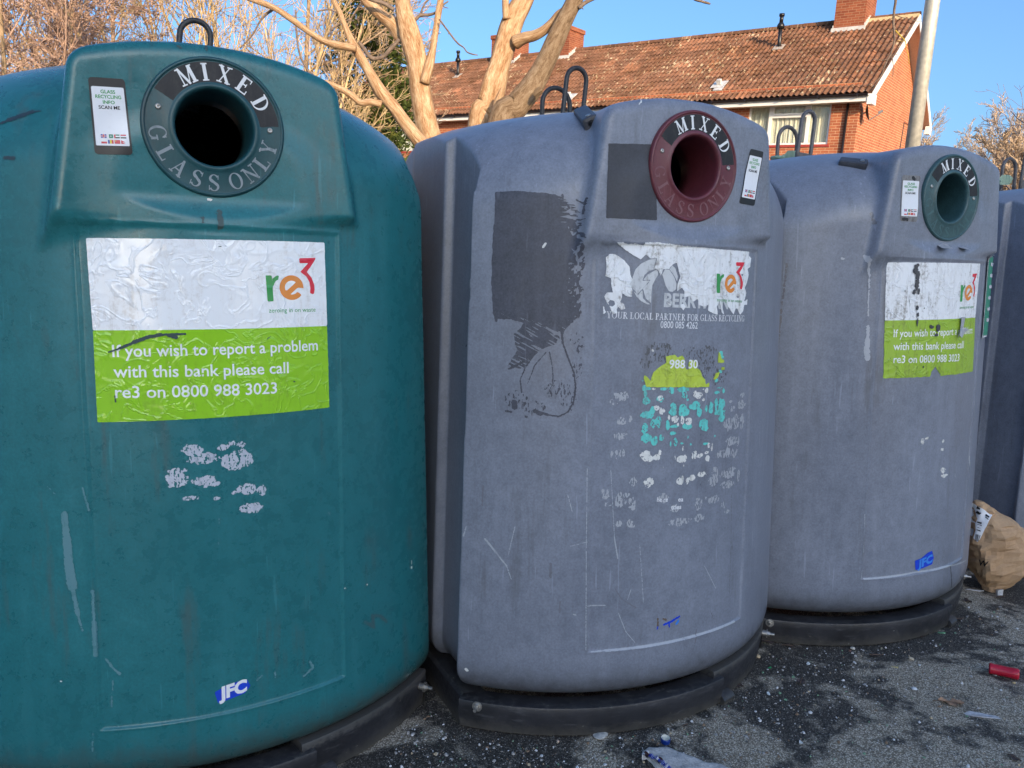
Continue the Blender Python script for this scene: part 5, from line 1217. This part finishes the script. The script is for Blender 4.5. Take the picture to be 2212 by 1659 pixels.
    hang([(1060, 1300), (900, 1310), (740, 1290)], 8, 4); hang([(1000, 1480), (940, 1640), (780, 1800), (480, 1890)], 12, 4)
    o = build(m, 'hanging_twig', M_twig, root)
    m = MB(); hang([(1250, 660), (1330, 750), (1420, 840), (1470, 920), (1480, 1060), (1530, 1200), (1545, 1400)], 12, 5, m); hang([(1470, 900), (1400, 895), (1270, 890)], 5, 3, m)
    build(m, 'hanging_twig', plain('yellow_lichen_twig', (.48, .34, .05), .9, .3, 40), root)
dead_tree_one(); dead_tree_two()

def grow(seed, stems, levels, wander=.12, up=.05, ymin=-99):
    """stems: list of (pos, dir, length, radius); levels: (children, length ratio, angle deg, radius ratio, first position)"""
    rng = np.random.default_rng(seed); out = []
    def br(p, d, L, r, lv, r1):
        n = 8 if lv == 0 else (6 if lv < 3 else 4); P = [np.array(p, float)]; d = np.array(d, float); d /= np.linalg.norm(d); ds = [d]
        for k in range(n):
            d = d + rng.normal(0, wander * (1 + .3 * lv), 3) + np.array([0, 0, up]); d /= np.linalg.norm(d); P.append(P[-1] + d * L / n); ds.append(d)
        rr = np.linspace(r, r1, n + 1); out.append((np.array(P), rr, lv))
        if lv < len(levels):
            c, lr, ang, rrt, f0 = levels[lv]; c = max(1, int(c + rng.uniform(-.5, .99)))
            for j in range(c):
                f = f0 + (1 - f0) * (j + rng.uniform(0, 1)) / c; i = min(int(f * n), n - 1); q = P[i] + (P[i+1] - P[i]) * (f * n - i); dd = ds[i]
                a = np.cross(dd, rng.normal(0, 1, 3)); a /= np.linalg.norm(a); th = R_(ang * rng.uniform(.6, 1.35))
                nd = dd * math.cos(th) + a * math.sin(th); rad = rr[i] * rrt
                br(q, nd, L * lr * rng.uniform(.65, 1.25) * (1 - .35 * f), rad, lv + 1, rad * .35)
    for (p, d, L, r) in stems: br(p, d, L, r, 0, r * .3)
    return out
def twig_mat(name, c): return plain(name, c, .85, .35, 3)
def bare_tree(name, base, stems, seed, levels, label, mat_t, mat_c, rmin=.004, wander=.12, up=.05, group=None):
    root = empty(name, tuple(base), 0, label, 'tree', group); b = np.array(base, float)
    B = grow(seed, [(np.zeros(3), d, L, r) for d, L, r in stems], levels, wander, up); t = MB(); c = MB(); f = MB()
    for P, rr, lv in B:
        rr = np.maximum(rr, rmin)
        (t if lv == 0 else c).tube(P, rr, 8 if lv == 0 else (5 if lv == 1 else 3), False)
    t.build('trunk', mat_t, root, True); c.build('crown', mat_c, root, True)
    return root
gz = lambda u, y: np.array([at(u, 400, y)[0], y, 0])
lv = [(11, .48, 42, .55, .18), (8, .46, 38, .5, .15), (7, .5, 34, .55, .1), (4, .5, 32, .7, .1)]
M_t1 = twig_mat('pinkish_twigs', (.42, .28, .21)); M_t2 = twig_mat('straw_twigs', (.54, .39, .21)); M_t3 = twig_mat('tan_twigs', (.50, .36, .24))
M_t3p = twig_mat('tan_pollard_twigs', (.47, .35, .24)); M_tt1 = twig_mat('pale_bark', (.40, .29, .18))
bare_tree('bare_tree', gz(52, 13.0), [((.02, 0, 1), 7.4, .055)], 3, [(17, .50, 60, .42, .18), (9, .48, 46, .5, .1), (8, .5, 40, .6, .1), (4, .5, 36, .7, .1)], 'leftmost bare tree, thin upright trunk in pinkish twigs', M_tt1, M_t1, .0058, .12, .03, 'bare winter trees')
bare_tree('bare_tree', gz(112, 12.0), [((.35, .1, 1), 5.6, .05), ((.12, .1, 1), 5.0, .042)], 8, [(13, .50, 52, .5, .2), (10, .48, 44, .5, .1), (8, .5, 38, .6, .1), (5, .5, 36, .7, .1)], 'bare tree forking low in two, pinkish twigs, left of the teal hood', M_tt1, M_t1, .0058, .13, .03, 'bare winter trees')
st = [((math.tan(R_(a)), .15 * math.sin(k * 2.4), 1.0), L, .048) for k, (a, L) in enumerate([(-46, 6.4), (-36, 7.2), (-27, 7.8), (-18, 8.2), (-9, 8.6), (0, 8.6), (8, 8.4), (17, 7.6), (26, 6.6)])]
bare_tree('bare_tree', gz(500, 14.5) , st, 21, [(13, .40, 26, .5, .15), (8, .5, 28, .55, .15), (7, .55, 32, .65, .1)], 'bare tree of many straw-coloured stems fanning up behind the teal hood', M_t2, M_t2, .0062, .06, .02, 'bare winter trees')
bare_tree('bare_tree', gz(690, 17.0), [((-.1, 0, 1), 7.5, .09), ((.2, .2, 1), 7.0, .08)], 33, lv, 'bare tree in front of the evergreen, left of the pale dead trunk', M_t3, M_t3, .0065, .12, .04, 'bare winter trees')
bare_tree('bare_tree', gz(250, 19.0), [((.0, 0, 1), 8.6, .1), ((-.25, 0, 1), 8.0, .09)], 37, lv, 'farther bare tree showing between the two nearer ones at left', M_t1, M_t1, .0075, .12, .04, 'bare winter trees')
def pollard(u, y, h, seed, label, n=9, spread=.6, r=.12):
    rng = np.random.default_rng(seed); st = []
    for k in range(n):
        a = 2 * math.pi * k / n + rng.uniform(-.3, .3); s = spread * rng.uniform(.5, 1.2); st.append(((math.cos(a) * s, math.sin(a) * s, 1), h * rng.uniform(.78, 1.0), r * .7))
    return bare_tree('bare_tree', gz(u, y), st, seed, [(14, .36, 42, .5, .2), (10, .46, 36, .55, .1), (8, .55, 30, .6, .1), (4, .6, 26, .6, .1)], label, M_t3p, M_t3p, .0075, .10, .07, 'bare winter trees')
pollard(2085, 33.0, 9.4, 51, 'dense rounded bare tree right of the pole, beyond the house')
pollard(2235, 19.0, 5.4, 57, 'bushy tan bare tree above the lifting loops at the right edge')
bare_tree('bare_tree', gz(2360, 14.0), [((-.22, 0, 1), 5.6, .085)], 63, [(10, .5, 48, .5, .4), (6, .5, 42, .5, .2), (5, .5, 36, .6, .1)], 'bare tree at the right edge reaching in with open grey twigs', twig_mat('grey_twigs', (.16, .12, .11)), twig_mat('grey_twigs', (.16, .12, .11)), .004, .12, .03, 'bare winter trees')

def evergreen(u, y, H, R0, seed, label):
    base = gz(u, y); root = empty('evergreen_tree', tuple(base), 0, label, 'tree'); rng = np.random.default_rng(seed)
    t = MB(); t.tube([(0, 0, -.1), (.1, 0, H * .5), (.0, 0, H * .97)], [.2, .13, .02], 8); t.build('trunk', M_bark2, root, True)
    V = []; Fc = []
    for k in range(520):
        h = H * rng.uniform(.08, .98) ; a = rng.uniform(0, 6.28318); rad = R0 * (1 - (h / H) ** 1.6) ** .8 * rng.uniform(.35, 1.0) * (1 + .25 * math.sin(3 * a + seed) + .2 * math.sin(h * 4 + a))
        c = np.array([math.cos(a) * rad, math.sin(a) * rad, h]); out = np.array([math.cos(a), math.sin(a), rng.uniform(-.2, .7)]); out /= np.linalg.norm(out)
        for j in range(34):
            d = out * rng.uniform(.1, .42) + rng.normal(0, .11, 3); p = c + d; ax = out * .7 + rng.normal(0, .45, 3) + np.array([0, 0, .25]); ax /= np.linalg.norm(ax)
            b_ = np.cross(ax, rng.normal(0, 1, 3)); b_ /= np.linalg.norm(b_); L = rng.uniform(.05, .12); w_ = L * rng.uniform(.22, .4); n = len(V)
            V += [p - ax * L * .5, p + b_ * w_, p + ax * L, p - b_ * w_]; Fc.append((n, n + 1, n + 2, n + 3))
    tm = NT('evergreen_foliage'); v = tm.coord('Object'); nn = tm.noise(v, 1.6, 4, .6); n2 = tm.noise(v, 14, 3)
    tm.set(color=tm.ramp(tm.math('ADD', tm.math('MULTIPLY', nn, .6), tm.math('MULTIPLY', n2, .4)), [(.36, (.022,.040,.012)), (.52, (.07,.095,.02)), (.66, (.15,.15,.035))]), rough=.8, spec=.2)
    mesh('crown', V, Fc, tm.m, root)
evergreen(806, 17.5, 8.6, 1.15, 5, 'dark yellow-green evergreen behind the pale dead trunk')
evergreen(735, 21, 5.2, 1.5, 9, 'low broad evergreen half hidden by bare branches beside the teal dome')

# ------------------------------------------------------------------ the pole
def pole():
    y = 7.6; A = at(1967, 345, y); B = at(2015, 0, y); d = (B - A) / np.linalg.norm(B - A); base = A - d * (A[2] / d[2])
    root = empty('pole', tuple(base), 0, 'tall galvanised steel pole in front of the house gable', 'pole')
    rot = Vector((0, 0, 1)).rotation_difference(Vector(d)); root.rotation_mode = 'QUATERNION'; root.rotation_quaternion = rot
    t = NT('galvanised_steel'); v = t.coord('Object'); vo = t.n('ShaderNodeTexVoronoi'); vo.inputs['Scale'].default_value = 26; t.l(v, vo.inputs['Vector'])
    mp = t.n('ShaderNodeMapping'); mp.inputs['Scale'].default_value = (1, 1, .35); t.l(v, mp.inputs[0]); n = t.noise(mp.outputs[0], 9, 5, .7)
    k = t.math('ADD', t.math('MULTIPLY', vo.outputs['Distance'], .35), t.math('MULTIPLY', n, .8))
    t.set(color=t.ramp(k, [(.3, (.50,.48,.41)), (.6, (.66,.63,.54)), (.75, (.76,.72,.62))]), rough=t.ramp(n, [(.3, .34), (.7, .5)]), metal=.45)
    m = MB(); m.tube([(0, 0, -.1), (0, 0, 1.4)], .082, 24); m.tube([(0, 0, 1.395), (0, 0, 8.0)], [.0665, .060], 24); m.tube([(0, 0, 7.99), (0, 0, 8.05)], [.061, .02], 24)
    m.build('shaft', t.m, root, True)
pole()

# ------------------------------------------------------------------ litter on the tarmac
def put(name, u, v, label, cat, rz=0.0, group=None):
    p = gnd(u, v); return empty(name, (p[0], p[1], 0), rz, label, cat, group)
def lathe(mb, prof, n=24, M=None, mi=0):
    V = np.array([(r * math.cos(a), r * math.sin(a), z) for r, z in prof for a in np.arange(n) * 2 * math.pi / n])
    if M is not None: V = (np.array(M.to_3x3()) @ V.T).T + np.array(M.translation)
    mb.add(V, [(k*n+j, k*n+(j+1) % n, (k+1)*n+(j+1) % n, (k+1)*n+j) for k in range(len(prof) - 1) for j in range(n)], None, mi)
def bottle_cap():
    r = put('bottle_cap', 1437, 1604, 'blue screw cap lying open side up, white inside', 'bottle cap')
    m = MB(); pr = [(.0001, .001), (.0125, .001), (.0140, .002)] + [(.0142 + .0004 * (k % 2), .003 + k * .0022) for k in range(6)] + [(.0140, .0175), (.0130, .0178)]
    M = Matrix.Rotation(R_(8), 4, 'X'); lathe(m, pr, 32, M); m.build('cap_shell', plain('blue_cap_plastic', (.008, .035, .20), .35), r, True)
    m = MB(); lathe(m, [(.0130, .0178), (.0124, .0172), (.0122, .004), (.0001, .0035)], 32, M); m.build('cap_liner', plain('cream_liner', (.62, .62, .55), .5), r, True)
bottle_cap()
def red_tub():
    p = gnd(2168, 1462); r = empty('red_plastic_tube', (p[0], p[1], .0), R_(-28), 'short red plastic tube lying on its side by the right edge', 'litter')
    M = Matrix.Translation((0, 0, .021)) @ Matrix.Rotation(R_(90), 4, 'Y')
    m = MB(); lathe(m, [(.0165, -.046), (.0190, -.046), (.0194, -.043), (.0185, -.038), (.0186, .020), (.0194, .023), (.0194, .040), (.0182, .044), (.0001, .0445)], 28, M)
    lathe(m, [(.0165, -.046), (.0160, .040), (.0001, .041)], 28, M)
    t = NT('red_translucent'); t.set(color=(.50, .012, .035), rough=.28); t.m.node_tree.nodes[1].inputs['Subsurface Weight'].default_value = .15; m.build('tube', t.m, r, True)
red_tub()
def oak_leaf(u, v, L, rz, label, seed, lobes=4, col=(.21, .12, .07), name='oak_leaf', cat='leaf', group='fallen leaves'):
    r = put(name, u, v, label, cat, rz, group); n = 60; V = []; rng = np.random.default_rng(seed)
    ts = np.linspace(0, 1, n); wd = (.30 * np.sin(np.pi * ts ** .8) ** .8) * (1 - .42 * np.abs(np.cos(np.pi * ts * lobes)) ** 1.5) + .012
    rows = [-1, -.5, 0, .5, 1]
    for t_, w_ in zip(ts, wd):
        for k in rows: V.append(((t_ - .5) * L, k * w_ * L + .01 * L * math.sin(t_ * 5), .004 + L * (.10 * abs(k) * math.sin(t_ * 4 + seed) ** 2 + .05 * math.sin(t_ * 7 + k * 2 + seed) ** 2)))
    Fc = [(i*5+k, (i+1)*5+k, (i+1)*5+k+1, i*5+k+1) for i in range(n - 1) for k in range(4)]
    mesh('blade', V, Fc, plain('leaf_%s' % name, col, .75, .3, 60), r, True)
    m = MB(); m.tube([(.5 * L, .01 * L, .006), (.62 * L, .0, .005), (.72 * L, .03 * L, .004)], .0011, 5); m.tube([(-.48 * L, 0, .007), (0, 0, .009), (.5 * L, .01 * L, .006)], .0009, 5); m.build('stalk', plain('leaf_stalk', (.16, .10, .06), .8), r)
oak_leaf(2054, 1521, .078, R_(165), 'tan lobed oak leaf near the red tube', 1, 4, (.36, .215, .13))
for k, (u, v, L, a, lab, c) in enumerate([(1660, 1388, .07, 12, 'dark brown leaf at the foot of the right-hand grey bank', (.07,.05,.045)), (1588, 1400 + 80, .06, 140, 'curled brown leaf beside the middle bank base', (.13,.08,.055)), (1545, 1352 + 20, .05, 30, 'brown leaf sliver tucked against the base of the right-hand grey bank', (.10,.06,.045)), (1985, 1375, .045, 100, 'reddish brown leaf bit under the right-hand grey bank edge', (.17,.07,.04)), (1730, 1475, .045, 60, 'faint dark leaf in the middle of the dark tarmac', (.06,.045,.04)), (1890, 1418, .035, 10, 'small curled brown leaf in front of the right-hand grey bank', (.12,.075,.05)), (2160, 1292, .05, 20, 'brown leaf under the paper bag', (.13,.085,.06)), (2190, 1480 + 160, .04, 120, 'brown leaf tip at the bottom right corner', (.14,.085,.055)), (1380 + 100, 1570, .02, 40, 'tiny orange-brown leaf scrap by the bottle cap', (.25,.13,.06))]):
    oak_leaf(u, v, L, R_(a), lab, 20 + k, 1, c, 'dry_leaf')
def rock(name, u, v, size, label, cat, col, seed, flat=.5, n=3, group=None):
    r = put(name, u, v, label, cat, R_(seed * 37), group); bm = bmesh.new(); bmesh.ops.create_icosphere(bm, subdivisions=n, radius=1)
    P = np.array([q.co for q in bm.verts]); d = 1 + .28 * fbm(P * 1.7 + seed, 3, seed); P = P * d[:, None] * np.array(size) * np.array([1, 1, flat]); P[:, 2] += size[2] * flat * .8
    Fc = [[q.index for q in f.verts] for f in bm.faces]; bm.free(); mesh('lump', P, Fc, plain('%s_%d' % (name, seed), col, .8, .3, 90, bump=.5), r)
for k, (u, v, s, lab, c) in enumerate([(1968, 1425, .011, 'round cream-brown pebble in front of the right-hand grey bank', (.50,.42,.30)), (1975, 1490, .010, 'white chewed lump left of the oak leaf', (.60,.62,.64)), (1842, 1402, .010, 'pale crumpled bit in front of the right-hand grey bank', (.55,.52,.45)), (1836, 1407, .007, 'brown crumb beside the pale crumpled bit', (.16,.09,.07)), (1772, 1391, .007, 'small white chip just before the right-hand bank base', (.6,.6,.62)), (1637, 1420, .012, 'beige chip near the right foot of the middle bank', (.55,.42,.26)), (2190, 1468 + 8, .006, 'yellowish crumb by the end of the red tube', (.5,.38,.2)), (1630, 1385 - 20, .012, 'pale grey stone wedged behind the middle bank base', (.35,.34,.33)), (1750, 1541, .008, 'white fleck on the paler tarmac', (.62,.62,.62)), (820 + 350, 1634, .006, 'white fleck in the gap below the two banks', (.6,.6,.6)), (1205, 1602, .006, 'pinkish crumb below the teal bank corner', (.5,.36,.28))]):
    rock('litter_bit', u, v, (s, s * .8, s * .7), lab, 'litter', c, 3 + k, .7, 2, 'small bits of litter')
def flat_bit(name, u, v, pts, label, cat, col, rz=0, h=.002, rough=.6, group=None):
    r = put(name, u, v, label, cat, rz, group); n = len(pts); V = [(x, y, h + .004 * math.sin(x * 170 + y * 90)) for x, y in pts] + [(x * .96, y * .96, .0008) for x, y in pts]
    mesh('scrap', V, [tuple(range(n)), tuple(range(2 * n - 1, n - 1, -1))] + [(k, n + k, n + (k+1) % n, (k+1) % n) for k in range(n)], plain(name + '_%d' % u, col, rough, .3, 80), r)
flat_bit('green_scrap', 2033, 1367, [(-.014,-.006),(.013,-.008),(.016,.003),(-.01,.008)], 'small pale green scrap by the base of the right-hand grey bank', 'litter', (.12,.32,.17))
flat_bit('yellow_stick', 1932, 1441, [(-.013,-.003),(.012,-.006),(.013,-.002),(-.011,.003)], 'short yellowish splinter before the right-hand grey bank', 'litter', (.5,.42,.2), R_(-20))
flat_bit('green_scrap', 1652 + 10, 1443, [(-.006,-.003),(.006,-.003),(.006,.003),(-.006,.003)], 'tiny bright green scrap near the beige chip', 'litter', (.02,.28,.10))
flat_bit('white_smear', 2118, 1546, [(-.05,.0),(-.03,.014),(.01,.012),(.05,.006),(.06,-.006),(.02,-.012),(-.02,-.014),(-.045,-.008)], 'whitish flattened smear of paper right of the oak leaf', 'litter', (.42,.42,.44), R_(-14), .002)
flat_bit('white_smear', 2105, 1275, [(-.04,.0),(-.02,.012),(.02,.01),(.04,.0),(.02,-.012),(-.02,-.01)], 'whitish scrap in front of the paper bag foot', 'litter', (.5,.5,.52), R_(-14), .002)
flat_bit('white_smear', 1880, 1352 + 4, [(-.02,.0),(-.01,.008),(.02,.006),(.01,-.006)], 'white fleck stuck by the foot of the right-hand bank', 'litter', (.5,.5,.5), 0, .002)
for k, (u, v, a) in enumerate([(1745, 1500 - 65, 20), (1390 + 60, 1555 - 8, 60), (1620 + 40, 1500, 100), (1530 + 200, 1545 + 60, 140)]):
    flat_bit('glass_chip', u, v, [(-.006,-.004),(.006,-.005),(.004,.005),(-.004,.004)], ['clear glass chip left of the white fleck', 'clear glass chip between middle bank and bottle cap', 'clear glass chip on the dark tarmac right of the middle bank', 'clear glass chip low on the paler tarmac'][k], 'glass chip', (.55,.6,.62), R_(a), .004, .1, 'glass chips')
# concrete lump under the base, stone slab, wrappers
rock('concrete_lump', 1297, 1589, (.030, .022, .010), 'pale concrete lump poking from under the middle bank base', 'concrete', (.42,.41,.38), 31, .7, 3)
def slab():
    P = [gnd(*q) for q in ((1388, 1624), (1400, 1616), (1440, 1617), (1475, 1628), (1520, 1646), (1560, 1655), (1600, 1668), (1660, 1690), (1600, 1730), (1480, 1730), (1440, 1680), (1395, 1640))]
    P = np.array(P)[:, :2]; c = P.mean(0); r = empty('stone_slab', (c[0], c[1], 0), 0, 'flat pale grey stone at the bottom edge of the picture', 'stone')
    fld = lambda x, y: sd_poly(P - c, x, y) + .005 * fbm(np.c_[x, y] * 45, 3, 4)
    V, Fc = cut(fld, ((P - c)[:, 0].min() - .02, (P - c)[:, 0].max() + .02, (P - c)[:, 1].min() - .02, (P - c)[:, 1].max() + .02), .006)
    d = -fld(V[:, 0], V[:, 1]); z = .009 * np.clip(d / .012, 0, 1) ** .5 + .003 * fbm(V * 60, 3, 2) + .001
    t = NT('pale_stone'); v = t.coord('Object'); n = t.noise(v, 30, 6, .7); n2 = t.noise(v, 160, 3, .7)
    t.set(color=t.ramp(t.math('ADD', t.math('MULTIPLY', n, .5), t.math('MULTIPLY', n2, .5)), [(.36, (.25,.24,.23)), (.5, (.50,.48,.46)), (.65, (.66,.64,.61))]), rough=.9); t.bump(n2, .6, .004)
    mesh('slab_top', np.c_[V, z], Fc, t.m, r, True)
slab()
def wrapper(u, v, rz, label, seed, txt):
    r = put('sweet_wrapper', u, v, label, 'wrapper', rz, 'torn sweet wrappers'); r.location[2] = .011; n = 9; m = 7; V = []
    for i in range(n):
        for j in range(m):
            x = (i / (n - 1) - .5) * .052; y = (j / (m - 1) - .5) * .026; V.append((x, y, .005 + .006 * math.sin(i * 1.1 + seed) ** 2 + .004 * math.sin(j * 1.5 + seed * 2)))
    V = np.array(V); Fc = []; mi = []
    for i in range(n - 1):
        for j in range(m - 1): Fc.append((i*m+j, (i+1)*m+j, (i+1)*m+j+1, i*m+j+1)); mi.append(0 if i < 3 else (1 if 3 <= i < 7 else 2))
    mats = [plain('wrapper_brown', (.05, .018, .012), .3), plain('wrapper_white', (.62, .62, .66), .3), plain('wrapper_blue', (.02, .04, .30), .3)]
    mesh('foil', V, Fc, mats, r, True, None, mi); q = MB(); T, TF = sans(txt, .03); w_ = T[:, 0].max(); T = T / w_ * .026; T = np.c_[T[:, 0] - .010, T[:, 1] * 1.1 - .007]
    zt = .0072 + .006 * np.sin(((T[:, 0] / .052 + .5) * 8) * 1.1 + seed) ** 2 + .004 * np.sin(((T[:, 1] / .026 + .5) * 6) * 1.5 + seed * 2); q.add(np.c_[T, zt], TF); q.build('wrapper_text', mats[2], r)
wrapper(1408, 1648, R_(-40), 'brown, white and blue sweet wrapper piece on the stone slab', 1, 'MINI'); wrapper(1432, 1662, R_(-65), 'mostly blue and white sweet wrapper end at the bottom edge', 4, 'NINI')
flat_bit('white_smear', 1393, 1640, [(-.012,-.004),(.012,-.002),(.01,.006),(-.008,.005)], 'white wrapper corner by the stone slab', 'litter', (.7,.7,.72), R_(20), .02)

# crumpled brown paper bag wedged between two banks
def paper_bag():
    y0 = 3.42; z91 = z9
    c0 = gnd(*z91((1850, 1180))[0]); root = empty('paper_bag', (c0[0], c0[1], 0), 0, 'crumpled brown paper bag slumped on the ground between two grey banks', 'paper bag')
    rows = [(1180, 1800, 1890), (1120, 1786, 1925), (1060, 1742, 1965), (980, 1700, 2035), (900, 1690, 2075), (820, 1690, 2100), (740, 1700, 2092), (680, 1700, 2030), (640, 1715, 1985), (590, 1722, 1905), (540, 1728, 1820), (500, 1735, 1770)]
    n = 30; V = []; fr = MB()
    for k, (v, a, b) in enumerate(rows):
        L = at(*z91((a, v))[0], y0); Rr = at(*z91((b, v))[0], y0); cx_ = (L + Rr) / 2; hw = np.linalg.norm(Rr - L) / 2; dp = min(.10, hw * .95) * (.8 if k in (0, len(rows) - 1) else 1)
        for j in range(n):
            t_ = j * 2 * math.pi / n; ca, sa = math.cos(t_), math.sin(t_); e = .62; x = hw * np.sign(ca) * abs(ca) ** e; y = dp * np.sign(sa) * abs(sa) ** e
            V.append(cx_ + np.array([x, y + .02 * (y0 * 0), 0]))
    V = np.array(V); m = len(rows)
    # finer rows, then creases
    Vr = V.reshape(m, n, 3); out = []
    for j in range(n): out.append(smooth_path(Vr[:, j], 3))
    Vr = np.stack(out, 1); m = Vr.shape[0]; V = Vr.reshape(-1, 3)
    V[:, 2] = np.maximum(V[:, 2], .002)
    cr = 1 - np.abs(fbm(V * np.array([9, 9, 7]), 3, 3)) * 3; cr2 = 1 - np.abs(fbm(V * 19, 2, 8)) * 3
    cen = np.repeat(Vr.mean(1), n, 0); d = V - cen; d[:, 2] = 0; d /= np.linalg.norm(d, axis=1)[:, None] + 1e-9
    V = V + d * (.020 * np.clip(cr, 0, 1) + .012 * np.clip(cr2, 0, 1) - .012 + .0012 * np.random.default_rng(3).normal(0, 1, len(V)))[:, None]
    Fc = [(k*n+j, k*n+(j+1) % n, (k+1)*n+(j+1) % n, (k+1)*n+j) for k in range(m - 1) for j in range(n)] + [list(range(n))[::-1], [(m-1)*n + j for j in range(n)]]
    t = NT('kraft_paper'); vv = t.coord('Object'); nn = t.noise(vv, 6, 5, .6); n2 = t.noise(vv, 90, 3)
    t.set(color=t.ramp(t.math('ADD', t.math('MULTIPLY', nn, .7), t.math('MULTIPLY', n2, .3)), [(.35, (.40,.245,.135)), (.65, (.56,.37,.22))]), rough=.8, spec=.2); t.bump(nn, .25, .01)
    Fc = [q for f in Fc for q in ([f[:3], (f[0], f[2], f[3])] if len(f) == 4 else [f])]
    o = mesh('bag_body', V - np.array([c0[0], c0[1], 0]), Fc, t.m, root, False)
    # receipt on its shoulder, black mark on its face: laid on the bag by sight of its own front
    from mathutils.bvhtree import BVHTree
    bv = BVHTree.FromPolygons(V.tolist(), [list(f) for f in Fc])
    def lay(P2, off):
        R = []
        for u, v in P2:
            d_ = Vector(ray(u, v)); h = bv.ray_cast(Vector(CAM), d_.normalized())
            p = h[0] if h[0] else Vector(at(u, v, y0 - .1)); nn_ = h[1] if h[0] else Vector((0, -1, 0))
            if nn_.y > 0: nn_ = -nn_
            R.append(np.array(p + nn_ * off) - np.array([c0[0], c0[1], 0]))
        return np.array(R)
    def sheet(name, quad, mat, off, k=8):
        q = np.array(z91(*quad)); V2 = []
        for i in range(k + 1):
            for j in range(k + 1):
                a, b = i / k, j / k; V2.append(q[0] * (1-a) * (1-b) + q[1] * a * (1-b) + q[2] * a * b + q[3] * (1-a) * b)
        return mesh(name, lay(V2, off), [(i*(k+1)+j, i*(k+1)+j+1, (i+1)*(k+1)+j+1, (i+1)*(k+1)+j) for i in range(k) for j in range(k)], mat, root, True)
    rc = sheet('receipt', ((1700, 505), (1856, 606), (1752, 802), (1670, 720)), M_scr, .004)
    q = MB(); zz = lambda p: np.array(z91(p)[0])
    for a, b, w_ in (((1745, 545), (1772, 562), 9), ((1748, 580), (1770, 596), 8), ((1800, 600), (1835, 625), 5), ((1806, 622), (1830, 640), 3), ((1752, 655), (1782, 665), 2.5), ((1752, 672), (1784, 682), 2.5), ((1750, 695), (1776, 703), 2.5), ((1748, 715), (1772, 722), 2.5)):
        A, B = zz(a), zz(b); e = (B - A) / np.linalg.norm(B - A); nrm = np.array([-e[1], e[0]]) * w_ / (1.8436 * 1.82278); q.add(lay([A - nrm, B - nrm, B + nrm, A + nrm], .006), [(0, 1, 2, 3)])
    for k in range(4): A = zz((1742 + k * 7, 745)); q.add(lay([A, A + (1.1, .6), A + (-1.5, 14), A + (-2.6, 13.4)], .006), [(0, 1, 2, 3)])
    q.build('receipt_print', M_phone, rc)
    T, TF = sans('W', .01); T = T - T.mean(0); T = T / np.ptp(T[:, 0]); c = zz((1795, 950)); s_ = 20; a = R_(14); X = T[:, 0] * s_; Yy = T[:, 1] * s_ * .95
    q = MB(); q.add(lay(np.c_[c[0] + X * math.cos(a) + Yy * math.sin(a), c[1] + X * math.sin(a) - Yy * math.cos(a)], .004), TF); q.build('printed_letter', M_phone, root)
paper_bag()
flat_bit('black_white_stub', 1906 / 1.8436 / 1.82278 + 2900 / 1.82278, (1700 + 1185 / 1.8436) / 1.82278, [(-.012,-.008),(.012,-.008),(.012,.008),(-.012,.008)], 'small white and dark carton stub beside the bag foot', 'litter', (.5,.5,.5), 0, .025)

def grit():
    """broken glass, grit and crumbs over the tarmac: too many to count"""
    rng = np.random.default_rng(12); V = []; Fc = []; mi = []; k = 0
    while k < 2000:
        u, v = rng.uniform(830, 2230), rng.uniform(1300, 1680); p = gnd(u, v)
        if v < 1300 + (2212 - u) * .10: continue
        L = [to_local(i, p) for i in range(4)]; gap = min(-(q[1]) - .62 if abs(q[0]) < .62 else .9 for q in L); inside = any(abs(q[0]) < .64 and abs(q[1]) < .66 and np.hypot(q[0], abs(q[1]) + .258) < .90 for q in L)
        if inside or rng.uniform() > .25 + .9 * math.exp(-max(gap, 0) / .22): continue
        s = .0012 + .0022 * rng.exponential(.7); s = min(s, .0065); a = rng.uniform(0, 6.28); n = len(V); m = rng.integers(4, 6); h = s * rng.uniform(.25, .8)
        for j in range(m):
            t_ = a + j * 6.2832 / m + rng.uniform(-.3, .3); r = s * rng.uniform(.6, 1.2); V.append((p[0] + r * math.cos(t_), p[1] + r * math.sin(t_), .0005))
        for j in range(m): q = V[n + j]; V.append((p[0] + (q[0] - p[0]) * .6, p[1] + (q[1] - p[1]) * .6, h * rng.uniform(.7, 1.3) + .001))
        c = int(rng.choice(6, p=[.15, .36, .20, .14, .07, .08])); Fc.append(tuple(range(n + m, n + 2 * m))); mi.append(c)
        for j in range(m): Fc.append((n + j, n + (j+1) % m, n + m + (j+1) % m, n + m + j)); mi.append(c)
        k += 1
    o = mesh('grit', V, Fc, [plain('grit_%d' % i, c, .6, .3, 200) for i, c in enumerate([(.62,.62,.62), (.32,.31,.30), (.10,.095,.09), (.20,.13,.08), (.16,.30,.18), (.45,.36,.24)])], None, False, None, mi)
    tag(o, 'loose grit and glass crumbs scattered over the tarmac in front of the banks', 'grit', kind='stuff')
grit()
for k, (u, v, L, a, lab) in enumerate([(985, 1500, .04, 40, 'brown leaf bit in the gap between the teal and middle banks'), (1640, 1376, .045, 75, 'dark leaf curled under the right corner of the middle bank'), (1705, 1398, .04, 160, 'brown leaf crumb left below the right-hand grey bank'), (2068, 1340, .05, 20, 'tan leaf against the right end of the right-hand bank base'), (2090, 1300, .05, 100, 'brown leaf just left of the paper bag foot'), (1560, 1520, .03, 10, 'small leaf bit right of the middle bank toe')]):
    oak_leaf(u, v, L, R_(a), lab, 60 + k, 1, (.13, .085, .055), 'dry_leaf')
